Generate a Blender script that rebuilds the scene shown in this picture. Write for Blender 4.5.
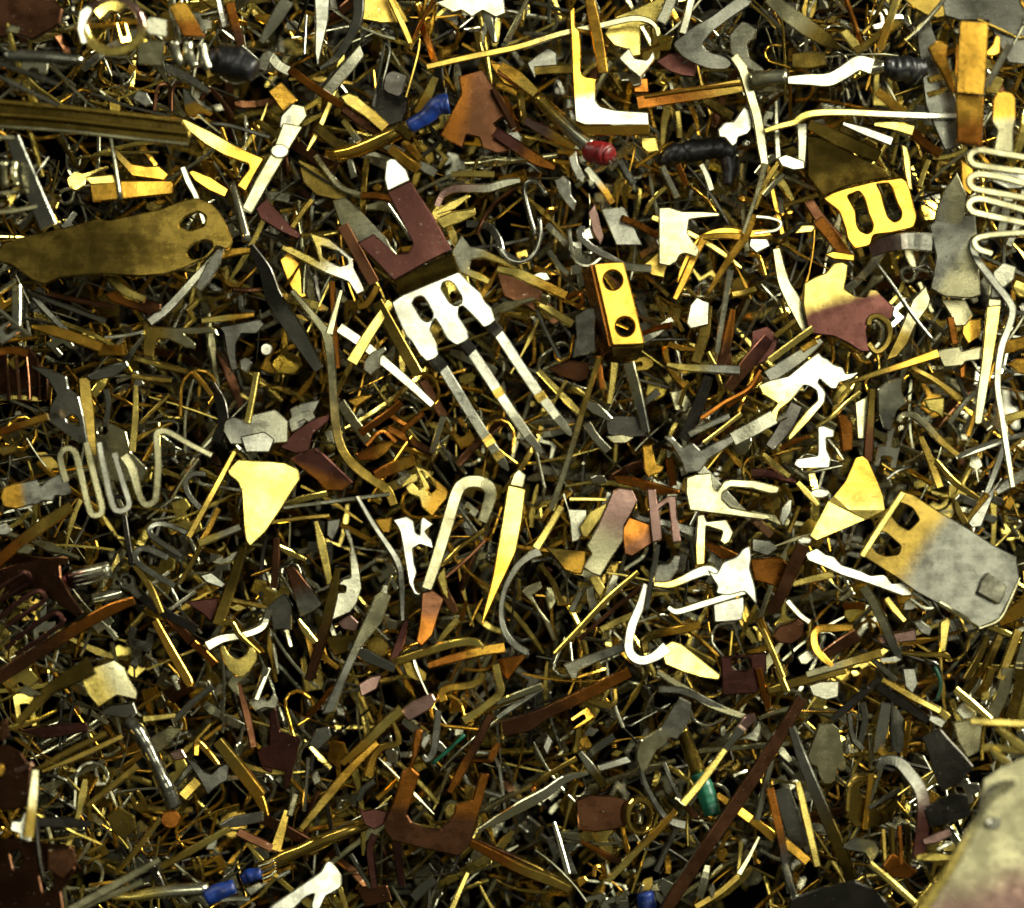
import bpy, math, random
import numpy as np
from mathutils import Vector, Matrix, Euler
from mathutils.geometry import tessellate_polygon
from mathutils.bvhtree import BVHTree

for _o in list(bpy.data.objects):
    bpy.data.objects.remove(_o)
SC = bpy.context.scene
COL = SC.collection
U = 0.0001          # one photo pixel is a tenth of a millimetre
H = 3200.0          # camera height above the top of the heap, in the same units
CX, CY = 512.0, 454.0

# ------------------------------------------------------------------ camera, world, lamps, exposure
cam = bpy.data.cameras.new('camera')
cam.sensor_width = 36.0
cam.lens = 36.0 * H / 1024.0
cam.clip_start = 0.01
cam.clip_end = 20.0
cam.dof.use_dof = True
cam.dof.focus_distance = (H - 35) * U
cam.dof.aperture_fstop = 14.0
cam_o = bpy.data.objects.new('camera', cam)
COL.objects.link(cam_o)
cam_o.location = (0, 0, H * U)
SC.camera = cam_o

W = bpy.data.worlds.new('World')
SC.world = W
W.use_nodes = True
nt = W.node_tree
nt.nodes.clear()
tc = nt.nodes.new('ShaderNodeTexCoord')
# a soft glow added to the world for smooth gradients on metal: bright about the key lamp's direction, fading to a dim room
dot = nt.nodes.new('ShaderNodeVectorMath')
dot.operation = 'DOT_PRODUCT'
dot.inputs[1].default_value = Vector((0.22, 0.12, 1.0)).normalized()
ramp = nt.nodes.new('ShaderNodeValToRGB')
bg = nt.nodes.new('ShaderNodeBackground')
wo = nt.nodes.new('ShaderNodeOutputWorld')
nt.links.new(tc.outputs['Generated'], dot.inputs[0])
nt.links.new(dot.outputs['Value'], ramp.inputs[0])
for pos, c in ((0.0, (.035, .030, .018)), (.62, (.05, .045, .030)), (.84, (.22, .205, .14)), (.95, (.62, .60, .44)), (1.0, (.95, .92, .70))):
    e = ramp.color_ramp.elements[0] if pos == 0.0 else ramp.color_ramp.elements[1] if pos == 1.0 else ramp.color_ramp.elements.new(pos)
    e.position = pos
    e.color = c + (1,)
nt.links.new(ramp.outputs[0], bg.inputs[0])
bg.inputs[1].default_value = 0.17
nt.links.new(bg.outputs[0], wo.inputs[0])


def area(name, loc, target, size, power, color):
    l = bpy.data.lights.new(name, 'AREA')
    l.shape = 'RECTANGLE'
    l.size, l.size_y = size
    l.energy = power
    l.color = color
    o = bpy.data.objects.new(name, l)
    COL.objects.link(o)
    o.location = loc
    o.rotation_euler = (Vector(target) - Vector(loc)).to_track_quat('-Z', 'Y').to_euler()
    return o


KEY = (0.062, 0.045, 0.41)
area('key_lamp', KEY, (0.008, 0.004, 0), (0.14, 0.12), 0.385, (1.0, 0.97, 0.78))
area('left_lamp', (-0.20, 0.22, 0.16), (0, 0, 0), (0.06, 0.05), 0.30, (1.0, 0.96, 0.80))
area('side_lamp', (0.26, 0.14, 0.13), (0.01, 0.0, 0), (0.10, 0.07), 2.5, (1.0, 0.97, 0.80))

SC.view_settings.view_transform = 'Standard'
SC.view_settings.look = 'None'
SC.view_settings.exposure = 0.0
SC.view_settings.gamma = 1.0
SC.cycles.max_bounces = 6
SC.cycles.glossy_bounces = 3
SC.cycles.diffuse_bounces = 2

# ------------------------------------------------------------------ materials
TONES = {
    'G': ((208, 164, 80), .26, 'gold'), 'Y': ((222, 202, 118), .30, 'pale gold'), 'B': ((168, 144, 76), .28, 'brass'),
    'D': ((108, 92, 46), .32, 'dark brass'), 'O': ((150, 98, 50), .30, 'coppery'), 'N': ((88, 60, 42), .36, 'brown bronze'),
    'P': ((80, 52, 46), .36, 'purplish brown'), 'W': ((184, 184, 168), .30, 'bright tinned'), 'S': ((178, 177, 154), .28, 'silver'),
    'K': ((128, 128, 116), .30, 'grey'), 'X': ((66, 64, 58), .34, 'dark steel'), 'L': ((166, 162, 128), .30, 'dull silver'),
    'R': ((142, 116, 106), .36, 'pinkish grey')}
PAINT = {'blue': (10, 46, 120), 'red': (112, 14, 16), 'green': (12, 92, 66), 'black': (16, 17, 19), 'tray': (5, 5, 5)}
_mats = {}


def lin(c):
    return tuple(((v / 255) / 12.92 if v / 255 <= .04045 else ((v / 255 + .055) / 1.055) ** 2.4) for v in c) + (1.0,)


def mat(code):
    """A metal ('G'), a metal plated in two tones ('G>K', blended along the mesh's blend attribute) or a plastic ('blue')."""
    if code in _mats:
        return _mats[code]
    plast = code in PAINT
    a, _, b = code.partition('>')
    nm = code if plast else '_to_'.join(TONES[x][2].replace(' ', '_') for x in ([a, b] if b else [a])) + '_metal'
    m = bpy.data.materials.new(nm)
    m.use_nodes = True
    n, ln = m.node_tree.nodes, m.node_tree.links
    p = n['Principled BSDF']

    def add(t, **kw):
        x = n.new(t)
        for k, v in kw.items():
            setattr(x, k, v)
        return x
    tcn = add('ShaderNodeTexCoord')
    oi = add('ShaderNodeObjectInfo')
    off = add('ShaderNodeVectorMath', operation='MULTIPLY_ADD')
    ln.new(oi.outputs['Random'], off.inputs[0])
    off.inputs[1].default_value = (3.1, 1.7, 2.3)
    ln.new(tcn.outputs['Object'], off.inputs[2])
    vec = off.outputs[0]

    def noise(scale, detail=3.0, rough=.55, stretch=None, turn=None):
        x = add('ShaderNodeTexNoise')
        x.inputs['Scale'].default_value = scale
        x.inputs['Detail'].default_value = detail
        x.inputs['Roughness'].default_value = rough
        if stretch:
            mp = add('ShaderNodeMapping')
            mp.inputs['Rotation'].default_value = (0, 0, stretch[1])
            if turn is not None:
                ln.new(turn, mp.inputs['Rotation'])
            mp.inputs['Scale'].default_value = stretch[0]
            ln.new(vec, mp.inputs['Vector'])
            ln.new(mp.outputs[0], x.inputs['Vector'])
        else:
            ln.new(vec, x.inputs['Vector'])
        return x

    def mrange(src, lo, hi, a0=0., a1=1., smooth=True):
        x = add('ShaderNodeMapRange', interpolation_type='SMOOTHSTEP' if smooth else 'LINEAR')
        x.inputs['From Min'].default_value = lo
        x.inputs['From Max'].default_value = hi
        x.inputs['To Min'].default_value = a0
        x.inputs['To Max'].default_value = a1
        ln.new(src, x.inputs['Value'])
        return x.outputs[0]

    def mix(fac, c1, c2, blend='MIX'):
        x = add('ShaderNodeMix', data_type='RGBA', blend_type=blend)
        for sock, v in ((0, fac), (6, c1), (7, c2)):
            if isinstance(v, (tuple, float, int)):
                x.inputs[sock].default_value = v
            else:
                ln.new(v, x.inputs[sock])
        return x.outputs[2]
    if plast:
        c = lin(PAINT[code])
        f = noise(900, 4)
        scuff = add('ShaderNodeMix', data_type='RGBA')
        ln.new(mix(mrange(f.outputs[0], .35, .7), c, tuple(v * .45 for v in c[:3]) + (1,)), scuff.inputs[6])
        g = noise(1500, 5, .7)
        ln.new(mrange(g.outputs[0], .58, .7, 0, 0 if code == 'tray' else .4), scuff.inputs[0])
        scuff.inputs[7].default_value = (.22, .20, .16, 1)
        ln.new(scuff.outputs[2], p.inputs['Base Color'])
        p.inputs['Roughness'].default_value = .42 if code != 'tray' else 1.0
        if code == 'tray':
            p.inputs['Specular IOR Level'].default_value = 0.0
        bp = add('ShaderNodeBump')
        bp.inputs['Strength'].default_value = .5
        bp.inputs['Distance'].default_value = .0002
        ln.new(f.outputs[0], bp.inputs['Height'])
        ln.new(bp.outputs[0], p.inputs['Normal'])
        _mats[code] = m
        return m
    base, rough, _w = TONES[a]
    col = lin(base)
    blot = noise(260, 5, .62)
    fleck = noise(1900, 2)
    if b:
        at = add('ShaderNodeAttribute', attribute_name='blend')
        wob = add('ShaderNodeMath', operation='MULTIPLY_ADD')
        ln.new(blot.outputs[0], wob.inputs[0])
        wob.inputs[1].default_value = .35
        ln.new(at.outputs['Fac'], wob.inputs[2])
        col = mix(mrange(wob.outputs[0], .5, .9), col, lin(TONES[b][0]))
        rough = (rough + TONES[b][1]) / 2
    tarn = mix(1.0, col, (.42, .34, .26, 1), 'MULTIPLY')
    col = mix(mrange(blot.outputs[0], .54, .80, 0, .38), col, tarn)
    col = mix(mrange(fleck.outputs[0], .66, .74, 0, .5), col, mix(1.0, col, (.25, .20, .15, 1), 'MULTIPLY'))
    grain = noise(5200, 2, .7)
    col = mix(mrange(grain.outputs[0], .36, .66, .16, 0), col, mix(1.0, col, (.35, .32, .28, 1), 'MULTIPLY'))
    hv = add('ShaderNodeHueSaturation')
    hv.inputs['Saturation'].default_value = 1.06
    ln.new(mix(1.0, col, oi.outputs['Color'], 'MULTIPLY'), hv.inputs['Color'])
    ln.new(hv.outputs[0], p.inputs['Base Color'])
    p.inputs['Metallic'].default_value = .95
    if not b and a in 'NPKXDB':
        chip = noise(2300, 3, .7)
        col2 = mix(mrange(chip.outputs[0], .67, .72, 0, .8), hv.outputs[0], (.42, .38, .30, 1))
        ln.new(col2, p.inputs['Base Color'])
    ang = add('ShaderNodeCombineXYZ')
    ln.new(mrange(oi.outputs['Random'], 0, 1, 0, 31.4, False), ang.inputs['Z'])
    scr = noise(3000, 3, .6, ((.05, 1.0, 1), 0), ang.outputs[0])
    smudge = noise(520, 4, .65)
    rr = add('ShaderNodeMath', operation='ADD')
    ln.new(mrange(smudge.outputs[0], .3, .72, rough - .13, rough + .03), rr.inputs[0])
    ln.new(mrange(scr.outputs[0], .35, .7, -.012, .02), rr.inputs[1])
    ln.new(rr.outputs[0], p.inputs['Roughness'])
    b1 = add('ShaderNodeBump')
    b1.inputs['Strength'].default_value = .6
    b1.inputs['Distance'].default_value = .0011
    wave = noise(85, 1.5, .4)
    ln.new(wave.outputs[0], b1.inputs['Height'])
    b2 = add('ShaderNodeBump')
    b2.inputs['Strength'].default_value = .04
    b2.inputs['Distance'].default_value = .00004
    ln.new(scr.outputs[0], b2.inputs['Height'])
    ln.new(b1.outputs[0], b2.inputs['Normal'])
    b3 = add('ShaderNodeBump')
    b3.inputs['Strength'].default_value = .10
    b3.inputs['Distance'].default_value = .00006
    ln.new(fleck.outputs[0], b3.inputs['Height'])
    ln.new(b2.outputs[0], b3.inputs['Normal'])
    ln.new(b3.outputs[0], p.inputs['Normal'])
    _mats[code] = m
    return m


# ------------------------------------------------------------------ geometry helpers (all in photo pixels, y down, z up)
TILES = {0: (0, 0, 1.0)}
for _k in range(16):
    TILES[_k + 1] = ((0, 250, 500, 754)[_k % 4], (0, 220, 440, 668)[_k // 4], 270 / 1022)
CUR = 0
RNG = random.Random(7)
LAYER = [-72, -44, -16, 12, 40, 66, 92]
REG = []            # every thing: dict(root, name, px, py, ang, size, tone, label, hand)
GEO = []            # (object, verts world, polys) for the visibility test


def t(k):
    global CUR
    CUR = k


def pts(s):
    x0, y0, f = TILES[CUR]
    out = []
    for w in s.split():
        a, b = w.split(',')
        out.append((x0 + float(a) * f, y0 + float(b) * f))
    return out


def sc(w):
    return w * TILES[CUR][2]


def rise(px, py):
    """How far the heap climbs towards the container's left side and the corners, in pixels."""
    a = max(0.0, (230 - px) / 230)
    b = max(0.0, math.hypot((px - CX) / 512, (py - CY) / 454) - .95) / .47
    return 130 * min(1.0, .55 * a * a + b)


def world(px, py, z, e=None):
    z = z + (rise(px, py) if e is None else e)
    k = (H - z) / H * U
    return Vector(((px - CX) * k, (CY - py) * k, z * U))


def carea(p):
    return sum(p[i][0] * p[(i + 1) % len(p)][1] - p[(i + 1) % len(p)][0] * p[i][1] for i in range(len(p))) / 2


def rounded(p, r, n=2):
    out = []
    for i in range(len(p)):
        a, b, c = Vector(p[i - 1]), Vector(p[i]), Vector(p[(i + 1) % len(p)])
        u, v = a - b, c - b
        d = min(r, u.length * .42, v.length * .42)
        if d < .05 or u.length < 1e-6 or v.length < 1e-6:
            out.append(tuple(b))
            continue
        s, e = b + u.normalized() * d, b + v.normalized() * d
        for k in range(n + 1):
            q = k / n
            out.append(tuple(s * (1 - q) ** 2 + b * 2 * q * (1 - q) + e * q * q))
    return out


def inset(p, d):
    """Moves a loop to its left by d (into the solid, for a counter-clockwise outline or a clockwise hole)."""
    out = []
    n = len(p)
    for i in range(n):
        a, b, c = Vector(p[i - 1]), Vector(p[i]), Vector(p[(i + 1) % n])
        u, v = (b - a), (c - b)
        if u.length < 1e-6 or v.length < 1e-6:
            out.append(tuple(b))
            continue
        u.normalize()
        v.normalize()
        nn = Vector((-u.y, u.x)) + Vector((-v.y, v.x))
        L = nn.length
        if L < .3:
            out.append(tuple(b))
            continue
        nn /= L
        cs = max(.45, nn.dot(Vector((-u.y, u.x))))
        out.append(tuple(b + nn * d / cs))
    return out


def mesh_object(name, verts, faces, code, blend=None, smooth=False, loc=None):
    me = bpy.data.meshes.new(name)
    me.from_pydata(verts, [], faces)
    if smooth:
        me.polygons.foreach_set('use_smooth', [True] * len(me.polygons))
    if blend is not None:
        at = me.attributes.new('blend', 'FLOAT', 'POINT')
        at.data.foreach_set('value', blend)
    me.materials.append(mat(code))
    o = bpy.data.objects.new(name, me)
    COL.objects.link(o)
    if loc is not None:
        o.location = loc
    return o


def plate_data(outline, holes, th, ch):
    """Chamfered sheet: outline and holes as x-right y-up loops. Returns verts, faces."""
    loops = []
    for i, lp in enumerate([outline] + list(holes)):
        if (carea(lp) > 0) != (i == 0):
            lp = lp[::-1]
        loops.append(lp)
    verts, faces, top, bot = [], [], [], []
    for lp in loops:
        n = len(lp)
        ins = inset(lp, ch)
        s = len(verts)
        verts += [(x, y, -th / 2 + ch) for x, y in lp]
        verts += [(x, y, th / 2 - ch) for x, y in lp]
        verts += [(x, y, th / 2) for x, y in ins]
        verts += [(x, y, -th / 2) for x, y in ins]
        for i in range(n):
            j = (i + 1) % n
            faces.append((s + i, s + j, s + n + j, s + n + i))
            faces.append((s + n + i, s + n + j, s + 2 * n + j, s + 2 * n + i))
            faces.append((s + 3 * n + i, s + 3 * n + j, s + j, s + i))
        top.append(list(range(s + 2 * n, s + 3 * n)))
        bot.append(list(range(s + 3 * n, s + 4 * n)))
    for group, up in ((top, True), (bot, False)):
        flat = [i for g in group for i in g]
        tris = tessellate_polygon([[Vector((verts[i][0], verts[i][1], 0)) for i in g] for g in group])
        for a, b, c in tris:
            a, b, c = flat[a], flat[b], flat[c]
            A, B, C = verts[a], verts[b], verts[c]
            cr = (B[0] - A[0]) * (C[1] - A[1]) - (B[1] - A[1]) * (C[0] - A[0])
            if abs(cr) < 1e-9:
                continue
            faces.append((a, b, c) if (cr > 0) == up else (a, c, b))
    return verts, faces


def sweep_data(path, widths, th, ch, roll=0.0, rnd=False, lump=0.0, rng=None):
    """A bar along 3-D points, rectangular with chamfered edges or round. Returns verts, faces, and how far along each vert lies."""
    n = len(path)
    P = [Vector(p) for p in path]
    along = [0.0]
    for i in range(1, n):
        along.append(along[-1] + (P[i] - P[i - 1]).length)
    L = max(along[-1], 1e-6)
    verts, faces, bl = [], [], []
    cr, sr = math.cos(roll), math.sin(roll)
    m = 14 if rnd else 8
    lum = [[rng.uniform(-lump, lump) for _ in range(5)] for _ in range(n)] if lump else None
    for i in range(n):
        a = P[max(i - 1, 0)]
        b = P[min(i + 1, n - 1)]
        T = (b - a)
        if T.length < 1e-6:
            T = Vector((1, 0, 0))
        T.normalize()
        side = Vector((-T.y, T.x, 0))
        if side.length < 1e-4:
            side = Vector((0, 1, 0))
        side.normalize()
        up = T.cross(side)
        side, up = side * cr + up * sr, up * cr - side * sr
        k = 1.0
        if 0 < i < n - 1:
            u, v = (P[i] - P[i - 1]), (P[i + 1] - P[i])
            if u.length > 1e-6 and v.length > 1e-6:
                k = 1 / max(.6, math.cos(u.angle(v) / 2))
        w = widths[i] / 2
        if rnd:
            for q in range(m):
                g = 2 * math.pi * q / m
                r = 1
                if lump:
                    u = q / m * 5
                    a0, a1, fr = lum[i][int(u) % 5], lum[i][(int(u) + 1) % 5], u % 1
                    r += a0 + (a1 - a0) * fr * fr * (3 - 2 * fr)
                verts.append(P[i] + side * (math.cos(g) * w * r * k) + up * (math.sin(g) * w * r))
        else:
            h = th / 2
            c = min(ch, w * .45, h * .6)
            for x, y in ((w, -h + c), (w, h - c), (w - c, h), (-w + c, h), (-w, h - c), (-w, -h + c), (-w + c, -h), (w - c, -h)):
                verts.append(P[i] + side * (x * k) + up * y)
        bl += [along[i] / L] * m
    for i in range(n - 1):
        for q in range(m):
            r = (q + 1) % m
            faces.append((i * m + q, i * m + r, (i + 1) * m + r, (i + 1) * m + q))
    faces.append(tuple(range(m))[::-1])
    faces.append(tuple((n - 1) * m + q for q in range(m)))
    return verts, faces, bl


def smooth_path(p, w, k=4):
    """Catmull-Rom through 2-D or 3-D points."""
    if len(p) < 3:
        return p, w
    P = [Vector(x) for x in p]
    P = [P[0] * 2 - P[1]] + P + [P[-1] * 2 - P[-2]]
    out, ww = [], []
    for i in range(1, len(P) - 2):
        for j in range(k):
            q = j / k
            a, b, c, d = P[i - 1], P[i], P[i + 1], P[i + 2]
            out.append(.5 * ((2 * b) + (c - a) * q + (2 * a - 5 * b + 4 * c - d) * q * q + (3 * b - a - 3 * c + d) * q ** 3))
            ww.append(w[i - 1] * (1 - q) + w[i] * q)
    out.append(P[-2])
    ww.append(w[-1])
    return out, ww


def zlev(z):
    """A layer number (0 deep .. 6 top) or, as a string, an exact height in pixels."""
    if isinstance(z, str):
        return float(z)
    lo = int(math.floor(z))
    v = LAYER[lo] if z == lo else LAYER[lo] + (z - lo) * 28
    return v + RNG.uniform(-9, 9)


def register(o, name, label, cat, px, py, ang, size, tone, aspect):
    o['category'] = cat or name.replace('_', ' ')
    REG.append(dict(o=o, name=name, label=label, px=px, py=py, ang=ang, size=size, tone=tone, aspect=aspect))


def thing(name, label, at, z=4, cat=None):
    """An Empty that parents the parts of one thing."""
    (px, py), = pts(at)
    o = bpy.data.objects.new(name, None)
    COL.objects.link(o)
    o.empty_display_size = .002
    zz = zlev(z)
    o.location = world(px, py, zz)
    o['climb'] = rise(px, py)
    register(o, name, label, cat, px, py, 0, 60, '', 1)
    return o


def settle(o, par):
    if par is not None:
        o.parent = par
        # parents are Empties or flat parts with no rotation: the child keeps its place in the world
        p, off = par, Vector((0, 0, 0))
        while p is not None:
            off += p.location
            p = p.parent
        o.location = o.location - off
    GEO.append(o)
    return o


def extent(p):
    c = np.array(p)
    m = c.mean(0)
    d = c - m
    w, v = np.linalg.eigh(d.T @ d)
    ax = v[:, 1]
    return m, math.degrees(math.atan2(-ax[1], ax[0])) % 180, float(np.ptp(d @ ax)), math.sqrt(max(w[1], 1e-9) / max(w[0], 1e-6))


def lean(at, k):
    """Tilt in degrees, about the picture's axes, by which a piece at a point leans a share k of the way to mirroring the key lamp."""
    n = (Vector(cam_o.location) - at).normalized() + (Vector(KEY) - at).normalized()
    n.normalize()
    return (-math.degrees(math.asin(n.y)) * k, math.degrees(math.atan2(n.x, n.z)) * k)


def P(name, code, s, z=3, label=None, holes=(), th=6.0, tilt=None, grad=None, r=1.3, cat=None, par=None, shade=1.0):
    """A sheet metal piece by its outline. tilt: degrees about the picture's x and y axes, or as a string how far it leans towards the key lamp (1: it mirrors the lamp)."""
    o2 = rounded(pts(s), r)
    hs = [rounded(pts(h), 2.2) for h in holes]
    xs = [p[0] for p in o2]
    ys = [p[1] for p in o2]
    cx, cy = (min(xs) + max(xs)) / 2, (min(ys) + max(ys)) / 2
    zz = zlev(z)
    e = par['climb'] if par is not None and 'climb' in par else rise(cx, cy)
    k = (H - zz - e) / H
    loc = lambda lp: [((x - cx) * k, (cy - y) * k) for x, y in lp]
    v, f = plate_data(loc(o2), [loc(h) for h in hs], th, min(1.2, th * .3))
    bl = None
    if '>' in code:
        (ax, ay), (bx, by) = pts(grad) if grad else ((min(xs), cy), (max(xs), cy))
        d = Vector((bx - ax, ay - by))
        q = d.length_squared
        bl = [(((x / k + cx - ax) * d.x + (ay - cy + y / k) * d.y) / q) for x, y, _z in v]
    if isinstance(tilt, str):
        tilt = lean(world(cx, cy, zz, e), float(tilt))
    if tilt is None:
        tilt = (RNG.uniform(-5, 5), RNG.uniform(-5, 5))
    R = Euler((math.radians(tilt[0]), math.radians(tilt[1]), 0)).to_matrix()
    v = [tuple((R @ Vector(q)) * U) for q in v]
    o = mesh_object(name, v, f, code, bl, loc=world(cx, cy, zz, e))
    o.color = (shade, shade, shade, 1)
    settle(o, par)
    if par is None:
        m, ang, size, asp = extent(o2)
        register(o, name, label, cat, m[0], m[1], ang, size, code[0] if code not in PAINT else '', asp)
    elif label:
        o['label'] = label
    return o


def S(name, code, s, w, z=3, label=None, th=6.0, dz=None, roll=None, tip='', rnd=False, sm=True, lump=0.0, cat=None, par=None, bend=0.0, shade=1.0, aim=0.0):
    """A strip, bar or wire along a path; w: width or one width per point, dz: heights of the points relative to z."""
    p = pts(s)
    ws = [sc(x) for x in w] if isinstance(w, (list, tuple)) else [sc(w)] * len(p)
    zz = zlev(z)
    if dz is None:
        g = RNG.uniform(-6, 6)
        dz = [g * (i / (len(p) - 1) - .5) * 2 for i in range(len(p))]
    q = [(x, y, zz + d) for (x, y), d in zip(p, dz)]
    if len(p) == 2:
        L = math.dist(p[0], p[1])
        b = bend or RNG.uniform(-.035, .035)
        nx, ny = -(p[1][1] - p[0][1]) * b, (p[1][0] - p[0][0]) * b
        mid = ((p[0][0] + p[1][0]) / 2 + nx, (p[0][1] + p[1][1]) / 2 + ny, zz + sum(dz) / 2 + RNG.uniform(-.03, .03) * L)
        q = [q[0], mid, q[1]]
        ws = [ws[0], (ws[0] + ws[1]) / 2, ws[1]]
    if sm:
        q, ws = smooth_path(q, ws, (7 if lump else 4) if len(q) > 3 else 5)
    q = [Vector(x) for x in q]
    if 'e' in tip:
        d = (q[-1] - q[-2]).normalized()
        q.append(q[-1] + d * ws[-1] * .9)
        ws.append(ws[-1] * .25)
    if 'b' in tip:
        d = (q[0] - q[1]).normalized()
        q.insert(0, q[0] + d * ws[0] * .9)
        ws.insert(0, ws[0] * .25)
    m, ang, size, asp = extent(p if len(p) > 2 else [p[0], p[1], ((p[0][0] + p[1][0]) / 2 + .1, (p[0][1] + p[1][1]) / 2)])
    e = par['climb'] if par is not None and 'climb' in par else rise(m[0], m[1])
    base = world(m[0], m[1], zz, e)
    path = [(world(*x, e) - base) / U for x in q]
    if roll is None:
        roll = 0 if rnd else RNG.uniform(-14, 14)
    v, f, bl = sweep_data(path, ws, th, 1.0, math.radians(roll), rnd, lump, RNG)
    if aim:
        R = Euler(tuple(math.radians(a) for a in lean(base, aim)) + (0,)).to_matrix()
        v = [R @ x for x in v]
    v = [tuple(x * U) for x in v]
    o = mesh_object(name, v, f, code, bl if '>' in code else None, smooth=rnd, loc=base)
    o.color = (shade, shade, shade, 1)
    settle(o, par)
    if par is None:
        register(o, name, label, cat, m[0], m[1], ang, size, code[0] if code not in PAINT else '', 9)
    elif label:
        o['label'] = label
    return o


def panel(name, code, corners, th=5.0, par=None):
    """A folded wall: a quad by (x, y, height in pixels) corners, extruded along its normal."""
    x0, y0, f = TILES[CUR]
    c = [world(x0 + a * f, y0 + b * f, h, par['climb']) for a, b, h in corners]
    base = sum(c, Vector()) / 4
    n = (c[1] - c[0]).cross(c[2] - c[0]).normalized() * th * U / 2
    v = [tuple(x - base - n) for x in c] + [tuple(x - base + n) for x in c]
    fc = [(3, 2, 1, 0), (4, 5, 6, 7)] + [(i, (i + 1) % 4, 4 + (i + 1) % 4, 4 + i) for i in range(4)]
    o = mesh_object(name, v, fc, code, loc=base)
    return settle(o, par)


def circle(cx, cy, rx, ry=None, n=16):
    ry = ry or rx
    return ' '.join(f'{cx + rx * math.cos(2 * math.pi * i / n):.1f},{cy + ry * math.sin(2 * math.pi * i / n):.1f}' for i in range(n))


# ------------------------------------------------------------------ the surface under the heap
def build_tray():
    v, f = plate_data([(-3600, -3600), (3600, -3600), (3600, 3600), (-3600, 3600)], [], 20, 2)
    o = mesh_object('floor', [tuple(Vector(q) * U) for q in v], f, 'tray', loc=(0, 0, -330 * U))
    o['kind'] = 'structure'


build_tray()
# ------------------------------------------------------------------ named pieces, traced region by region
# ---- the three-tined fork and its neighbours in the middle
t(0)
fk = thing('connector_fork', 'three-tined connector fork, white slotted plate with long grey tines and a maroon J-shaped shank', '440,300', 5)
t(6)
P('slotted_plate', 'W', '535,312 575,285 680,240 790,195 832,240 870,272 886,305 912,330 930,385 905,400 884,408 858,378 832,350 800,322 790,334 788,362 806,392 822,420 830,450 805,466 780,476 745,450 720,402 700,372 690,388 682,420 706,470 716,515 690,530 668,536 640,508 612,462 590,440 562,382',
  '84', holes=('624,296 648,288 664,300 692,352 690,376 670,386 648,374 612,320', '730,236 756,230 774,246 802,292 800,318 778,326 756,314 722,262'), th=6, tilt=(2, 3), r=2, par=fk)
for s, e in (('694,524 730,562', '730,562 815,700 900,835 966,905'), ('806,462 840,500', '840,500 925,630 1000,740'), ('908,394 942,430', '942,430 1000,520 1060,608')):
    S('collar', 'X', s, 46, '84', th=8, dz=(0, -3), par=fk)
S('tine', 'W>S', '728,558 815,700 900,835 945,900 962,925', [40, 40, 38, 36, 30], '76', th=6, dz=(0, -2, -3, -5, -8), par=fk, sm=False, tip='e', roll=0, shade=.85)
S('tine', 'W>S', '838,498 925,630 1000,742 1050,815 1088,862', [40, 40, 38, 36, 30], '76', th=6, dz=(0, -2, -3, -5, -8), par=fk, sm=False, tip='e', roll=0, shade=.85)
S('tine', 'W>S', '940,428 1010,535 1090,655 1160,745 1206,800', [40, 40, 38, 36, 30], '76', th=6, dz=(0, -2, -3, -5, -8), par=fk, sm=False, tip='e', roll=0, shade=.85)
for s in ('892,822 912,852', '930,640 948,668', '1092,656 1108,682', '930,882 946,906'):
    S('end_band', 'B', s, 43, '80', th=7, dz=(0, 0), par=fk, sm=False)
P('folded_neck', 'D', '545,225 768,118 794,196 572,288', '74', th=6, tilt=(24, 4), par=fk)
t(0)
P('shank', 'P', '387,192 410,181 433,216 452,250 424,264 394,281 376,262 357,243 366,238 374,234 384,243 396,254 408,253 413,244 404,226', '92', th=6, tilt=(1, -1), par=fk)
t(2)
P('white_tip', 'W', '514,612 530,600 548,602 590,642 605,684 560,705 520,725 508,680', '97', tilt='0.9', par=fk)
P('scrap_plate', 'L>S', '310,760 360,745 420,800 520,905 560,990 470,960 400,908 340,850', 3, 'torn tan silver plate tucked under the maroon shank of the fork', grad='310,760 540,960')
S('thin_wire', 'S', '522,772 566,836 614,908', 12, 3.6, 'thin bright wire alongside the maroon shank of the fork')  # bright strip stands in for the light caught on the shank's edge
t(6)
S('gold_bar', 'D>B', '482,310 560,450 636,584', 44, 3.8, 'dark gold bar running alongside the fork below its white plate', th=8, roll=6, bend=.01)
S('metal_strip', 'N', '350,20 410,130 470,240', 44, 3.6, 'brown bronze bar at the left edge of the maroon shank')
S('metal_strip', 'Y', '385,540 455,425 532,312', [46, 40, 36], 4, 'pale gold strip leaning against the left corner of the white fork plate', roll=4)
pin = thing('crossed_pin', 'silver terminal pin with a small cross wing, left of the fork tines', '480,560', 3)
S('shaft', 'S', '338,408 430,472 520,548 610,626 690,700', [42, 40, 38, 34, 28], 3, par=pin)
P('wing', 'S', '430,535 462,500 512,478 518,496 494,520 494,560 458,590 430,570', 3.6, par=pin)
S('contact_pin', 'N', '655,610 695,680 735,745', 36, 2.6, 'dark tapered pin end beside the crossed silver terminal pin')
ww = S('bent_wire', 'L>B', '160,268 205,322 262,392 290,432 306,520 315,650 328,800 362,892 430,960 515,1018 545,1078', [20, 24, 30, 38, 36, 34, 34, 34, 36, 36, 30], 4, 'long wavy tan wire running down past the purplish copper plates', th=7, roll=0)
S('metal_strip', 'L', '345,268 322,350 300,432', [16, 22, 30], 3.8)
S('contact_pin', 'O', '310,232 318,400 332,560', 22, 3.4, 'thin coppery pin standing beside the fork of the wavy tan wire')
S('steel_spike', 'X>K', '0,95 58,190 95,300 180,430 262,565', [28, 52, 66, 66, 40], 3.6, 'dark steel blade sloping down to the start of the wavy tan wire', th=6, roll=10)
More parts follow.
